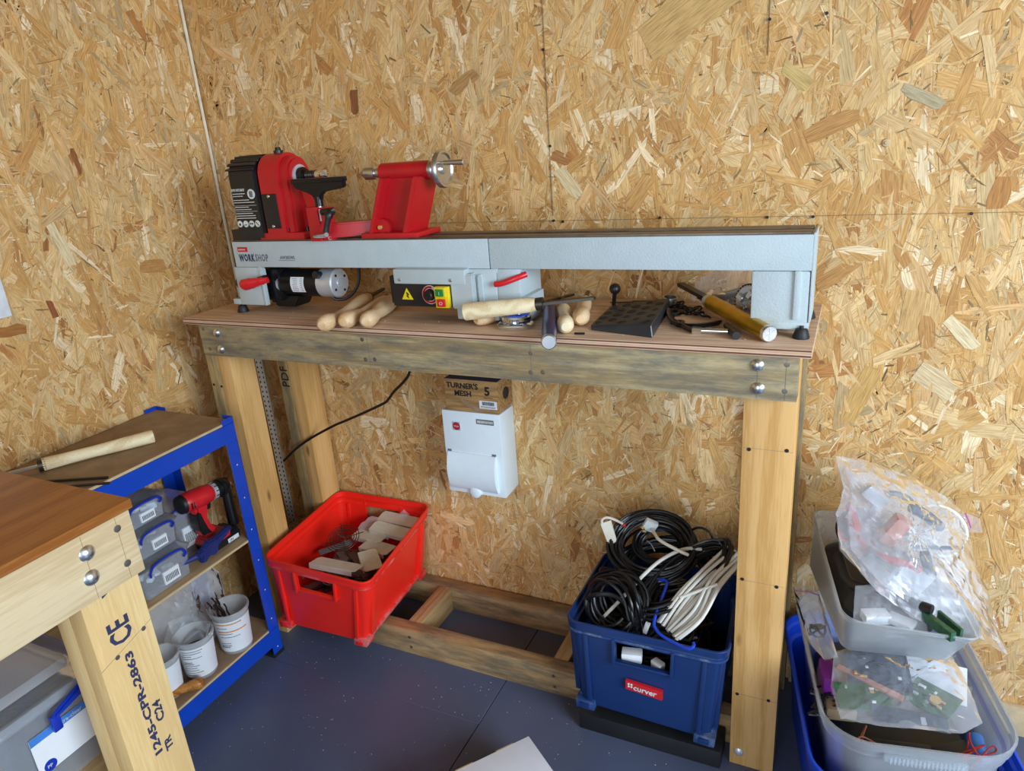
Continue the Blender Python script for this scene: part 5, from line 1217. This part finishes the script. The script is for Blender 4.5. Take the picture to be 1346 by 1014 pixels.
# white carton near the camera on the floor
o = thing('carton', 'white cardboard carton on the floor at the bottom centre edge', 'box', (1.06, -.70, 0))
cz = .12
P_ = [Vector((1.065, -.550, 0)), Vector((.900, -.770, 0)), Vector((1.10, -.92, 0)), Vector((1.265, -.70, 0))]
P_ = [Vector((1.065, -.550, 0)), Vector((.885, -.785, 0)), Vector((1.063, -.853, 0)), Vector((1.243, -.697, 0))]
u1 = (P_[1]-P_[0]).normalized(); u2 = Vector((u1.y, -u1.x, 0)) * -1
if u2.x < 0: u2 = -u2
Q = [P_[0], P_[0] + u1*.30, P_[0] + u1*.30 + u2*.2, P_[0] + u2*.2]
obj('body', B().hexa([q.copy() for q in Q] + [q + Vector((0, 0, cz - .003)) for q in Q], .001), M['card'], o)
Qi = [q + Vector((0, 0, cz - .003)) for q in Q]
obj('lid', B().hexa(Qi + [q + Vector((0, 0, .003)) for q in Qi], .0008), M['card'], o)
for t in (.045, .15): obj('lid_tab', B().obox(Q[0] + u1*(t + .02) + Vector((0, 0, cz - .003)) - u2*.0008, (.045, .0035, .007), rotz(math.atan2(u1.y, u1.x)), .0005), M['cardedge'], o)

# ------------------------------------------------------------------ stacked bins at the right
rz_ = R(11.5); cR = Vector((1.822, -.292, 0)); rm = rotz(rz_)


def G(c, rot): return lambda x, y, z: Vector(c) + rot @ Vector((x, y, z))


o = thing('storage_bin', 'bright blue open plastic bin on the floor right of the bench', 'bin', (1.822, -.292, 0))
gb = G((1.826, -.285, 0), rm)
obj('body', shell(lambda x, y, z: gb(x * (1 - .10*(1 - z/.27)), y * (1 - .08*(1 - z/.27)), z), .362, .50, .27, .06, .003, [(.001, 0), (.02, .001), (.18, .001), (.215, .001), (.22, .008), (.245, .009), (.25, .014), (.268, .015), (.27, .012)], n=7), M['binblue'], o)
o = thing('storage_box', 'large clear tapered box nested in the blue bin and full of electronics', 'storage box', (1.822, -.292, .14))
gc = G((1.824, -.283, .12), rm)
obj('body', shell(lambda x, y, z: gc(x * (1 - .14*(1 - z/.235)), y * (1 - .10*(1 - z/.235)), z), .320, .458, .235, .075, .0022, [(.001, 0), (.006, .001), (.12, .001), (.190, .001), (.194, .008), (.212, .009), (.215, .013), (.233, .014), (.235, .011)], n=9), M['frost'], o)
obj('grip', B().hexa([gc(x, y, z) for z in (.200, .214) for x, y in ((-.07, -.246), (.07, -.246), (.07, -.236), (-.07, -.236))], .002), M['frost'], o)
g = B()
for i in range(18): g.hexa([gc(-.06 + i*.007 + dx, y, z) for z in (.198, .213) for dx, y in ((0, -.2485), (.003, -.2485), (.003, -.244), (0, -.244))])
obj('grip_ridge', g, M['frost'], o)
for i, y in enumerate((-.02, .08)): obj('inner_rib', B().hexa([gc(x, yy, z) for z in (.05, .20) for x, yy in ((.12, y), (.150, y), (.150, y + .002), (.12, y + .002))]), M['frost'], o)
# contents of the clear box
tag(obj('dark_bundle', B().loft([[gc(x, y, z) for x, y in rrect(.25*s_, .38*s_, .05, 5)] for z, s_ in ((.006, 1), (.10, 1.02), (.135, .9))]), M['black'], kind='stuff'), 'dark jumble of adaptors filling the large clear box', 'electronics')


def adaptor(label, p, size, ang, m=M['black']):
    return tag(obj('power_adaptor', B().obox(gc(*p), size, rotz(ang), .006), m), label, 'adaptor')


adaptor('black power adaptor at the front of the large clear box', (-.03, -.185, .155), (.13, .05, .035), rz_)
adaptor('grey card box at the left inside the large clear box', (-.115, -.04, .165), (.06, .13, .03), rz_, M['fibre'])
adaptor('black adaptor beneath the bag of circuit boards', (.08, -.17, .15), (.08, .06, .03), .6)
for k, (m_, nm, lbl, off) in enumerate(((M['cabler'], 'wire', 'red wire looping at the front right of the large clear box', 0), (M['cablec'], 'wire', 'copper brown wire at the left front of the large clear box', -.19), (M['cable'], 'wire', 'black wire rising at the left side of the large clear box', -.25))):
    rn = random.Random(k + 30); pts = [gc(.10 + off + rn.uniform(-.03, .045), -.175 + (k == 2)*.10 + rn.uniform(-.03, .03), .165 + rn.uniform(-.01, .03)) for _ in range(12)]
    tag(obj(nm, B().tube(pts, .0017 if k < 2 else .003, 6, 5), m_), lbl, 'wire')
tag(obj('battery_cell', B().cyl(gc(.115, -.19, .155), gc(.125, -.12, .165), .016, n=16, bev=.002), M['bluecell']), 'light blue wrapped cell at the front right of the large clear box', 'battery')
# bag of circuit boards
PB = thing('parts_bag', 'clear bag of green circuit boards lying on the large clear box', 'bag', (1.84, -.41, .33))
outl = [(1.708, -.345, .392), (1.78, -.31, .405), (1.857, -.290, .405), (1.926, -.290, .40), (1.946, -.343, .392), (1.966, -.434, .375), (1.93, -.475, .372), (1.887, -.483, .372), (1.811, -.500, .370), (1.726, -.508, .368), (1.705, -.431, .372)]
crumple_bag('film', outl, M['bagf'], PB, .016, .0055, 14, 7, 21, 26, Vector((0, 0, .008)))
tl_ = Matrix.Rotation(R(12), 3, 'X')
obj('circuit_board', B().obox((1.885, -.405, .378), (.085, .065, .0025), rotz(-.5) @ tl_, .0003, 1), M['pcb'], PB)
obj('circuit_board', B().obox((1.765, -.440, .374), (.10, .06, .0025), rotz(.25) @ tl_, .0003, 1), M['pcb'], PB)
obj('circuit_board', B().obox((1.79, -.365, .388), (.12, .09, .003), rotz(.15) @ tl_, .0003, 1), M['pcbd'], PB)
obj('circuit_board', B().obox((1.845, -.465, .370), (.13, .035, .0025), rotz(.1) @ tl_, .0003, 1), M['pcbd'], PB)
rn = random.Random(77)
for (cx, cy, cz_, w_, d_, a_) in ((1.885, -.405, .381, .07, .05, -.5), (1.765, -.44, .377, .09, .05, .25), (1.79, -.365, .391, .11, .08, .15)):
    for i in range(8): obj('component', B().obox(Vector((cx, cy, cz_ + .002)) + rotz(a_) @ Vector((rn.uniform(-w_/2, w_/2)*.85, rn.uniform(-d_/2, d_/2)*.85, 0)), (rn.uniform(.004, .014), rn.uniform(.003, .008), rn.uniform(.002, .005)), rotz(a_), .0003, 1), [M['black'], M['ptfe'], M['label'], M['amber']][i % 4], PB)
obj('round_cell', B().cyl((1.89, -.413, .381), (1.89, -.414, .386), .010, n=18), M['amber'], PB)
obj('paper_slip', B().obox((1.89, -.345, .380), (.12, .09, .0008), rotz(-.08) @ Matrix.Rotation(R(14), 3, 'X')), M['paper'], PB)
obj('component', B().obox((1.775, -.405, .384), (.13, .012, .006), rotz(-.42) @ tl_, .001), M['skin'], PB)
# upper clear box, tilted on the contents
UBc = [(1.718, -.385, .425), (1.925, -.345, .425), (1.842, -.085, .455), (1.630, -.120, .460), (1.718, -.432, .545), (1.952, -.402, .535), (1.872, -.040, .570), (1.640, -.052, .568)]
uf = tri(UBc, .25, .35, .115)
o = thing('storage_box', 'smaller frosted open box tilted on top of the large clear box', 'storage box', (1.78, -.23, .425))
obj('body', shell(uf, .25, .35, .115, .03, .002, [(.001, -.012), (.006, -.006), (.05, -.003), (.10, .0), (.101, .004), (.113, .005), (.115, .003)], n=8), M['frost'], o)
tag(obj('dark_parts', B().loft([[uf(x, y + .02, z) for x, y in rrect(.20*s_, .26*s_, .04, 5)] for z, s_ in ((.006, 1), (.06, 1), (.085, .8))]), M['black'], kind='stuff'), 'dark parts heaped at the back of the smaller frosted box', 'electronics')
o = thing('parts_bag', 'small clear bag of pale parts at the front of the smaller frosted box', 'bag', (1.79, -.37, .46))
crumple_bag('film', [(1.735, -.395, .50), (1.735, -.33, .555), (1.80, -.31, .56), (1.85, -.34, .55), (1.87, -.385, .505), (1.80, -.40, .495)], M['bagf'], o, .010, .006, 8, 5, 41, 35)
obj('contents', B().obox((1.775, -.365, .515), (.05, .03, .02), rotz(.4), .003).obox((1.82, -.365, .515), (.05, .03, .012), rotz(-.4), .003), M['paper'], o)
tag(obj('circuit_strip', B().obox((1.880, -.385, .535), (.012, .07, .02), rotz(.7), .001).obox((1.900, -.372, .535), (.006, .06, .02), rotz(.6), .001), M['pcb']), 'green circuit strip at the front right of the smaller frosted box', 'circuit board')
tag(obj('round_charger', B().lathe((1.735, -.19, .60), (.3, -.5, .55), [(0, 0), (0, .048), (.006, .052), (.020, .052), (.026, .044), (.026, 0)], 28), M['black']), 'black round charger tucked under the big bag at its left', 'charger')
tag(obj('black_lead', B().tube([(1.70, -.23, .56), (1.72, -.28, .535), (1.75, -.31, .54), (1.79, -.32, .545), (1.83, -.34, .548), (1.87, -.36, .55)], .011, 10, 4), M['black']), 'thick black lead along the front inside the smaller frosted box', 'lead')
# the big bag
BG = thing('parts_bag', 'big crumpled zip bag of gadgets draped over the smaller frosted box', 'bag', (1.85, -.25, .45))
outl = [(1.677, -.165, .768), (1.734, -.125, .748), (1.836, -.100, .703), (1.904, -.100, .667), (1.938, -.120, .637), (1.950, -.160, .587), (1.987, -.220, .504), (2.018, -.280, .422), (1.956, -.335, .492), (1.840, -.372, .535), (1.769, -.372, .580), (1.702, -.310, .625), (1.690, -.245, .672), (1.700, -.205, .708)]
crumple_bag('film', outl, M['bagf'], BG, .030, .011, 22, 8, 61, 15, Vector((-.01, -.02, .01)))
crumple_bag('inner_film', [(Vector(p) * .86 + Vector((1.83, -.22, .61)) * .14) for p in outl[:7] + outl[8:]], M['bagf'], BG, .014, .010, 14, 6, 71, 22)
obj('zip_strip', B().tube([(1.938, -.124, .648), (1.946, -.126, .632), (1.951, -.130, .618)], .0016, 6), M['zipp'], BG)
obj('zip_tab', B().hexa([(1.940, -.125, .600), (1.972, -.132, .612), (1.973, -.130, .612), (1.941, -.123, .600), (1.932, -.120, .648), (1.964, -.125, .640), (1.965, -.123, .640), (1.933, -.118, .648)]), M['bagf'], BG)
hd = (Vector((1.885, -.175, .625))); e1 = Vector((.85, .1, -.3)).normalized(); e2 = Vector((.2, .45, .75)).normalized(); en = e1.cross(e2).normalized()
obj('ring_part', B().tube([hd + e1*math.cos(a)*.058 + e2*math.sin(a)*.052 for a in [k*2*math.pi/30 for k in range(31)]], .0035, 8), M['cablew'], BG)
obj('ring_part', B().tube([hd + Vector((-.085, -.005, .02)) + e1*math.cos(a)*.045 + e2*math.sin(a)*.05 for a in [k*math.pi/14 for k in range(3, 20)]], .008, 8), M['print_g'], BG)
obj('red_part', B().tube([(1.712, -.20, .67), (1.728, -.235, .65), (1.735, -.25, .62), (1.77, -.28, .605), (1.83, -.28, .595), (1.85, -.28, .585)], .008, 8, 4), M['cabler'], BG)
obj('pink_part', B().obox((1.80, -.235, .645), (.035, .03, .07), Matrix.Rotation(.5, 3, 'Y') @ rotz(.2), .008), M['skin'], BG)
obj('grey_part', B().obox((1.775, -.285, .585), (.07, .03, .04), Matrix.Rotation(.6, 3, 'Y'), .006).obox((1.87, -.27, .575), (.02, .02, .10), Matrix.Rotation(-.3, 3, 'Y'), .006), M['print_g'], BG)
obj('white_part', B().obox((1.84, -.28, .565), (.06, .012, .05), Matrix.Rotation(.5, 3, 'Y'), .003).obox((1.76, -.20, .70), (.05, .02, .03), Matrix.Rotation(.7, 3, 'Y'), .004), M['ptfe'], BG)
obj('dark_part', B().tube([(1.83, -.22, .60), (1.86, -.21, .60), (1.90, -.20, .60), (1.93, -.19, .60)], .010, 8, 4, .4).tube([(1.83, -.19, .68), (1.86, -.18, .66), (1.89, -.17, .63)], .012, 8, 4), M['pcbd'], BG)
# small left zip bag
o = thing('zip_bag', 'small zip bag with a cable inside hanging between leg and stacked boxes', 'bag', (1.66, -.26, .38))
crumple_bag('film', [(1.612, -.202, .440), (1.640, -.200, .445), (1.666, -.200, .440), (1.692, -.29, .420), (1.715, -.36, .392), (1.69, -.36, .378), (1.655, -.31, .378), (1.63, -.25, .41)], M['bagf'], o, .012, .005, 9, 5, 81, 30)
obj('zip_strip', B().tube([(1.618, -.214, .437), (1.645, -.213, .440), (1.670, -.214, .436)], .0015, 6), M['zipp'], o)
obj('coiled_lead', B().tube([(1.672 + math.cos(a*1.3)*.016, -.300 + math.sin(a)*.018, .405 + .006*math.sin(a*2.2)) for a in [k*.45 for k in range(40)]], .0024, 6), M['print_g'], o)
tag(obj('purple_packet', B().obox((1.700, -.345, .325), (.03, .07, .045), rotz(.2), .008), M['purple']), 'purple packet at the left edge inside the large clear box', 'packet')
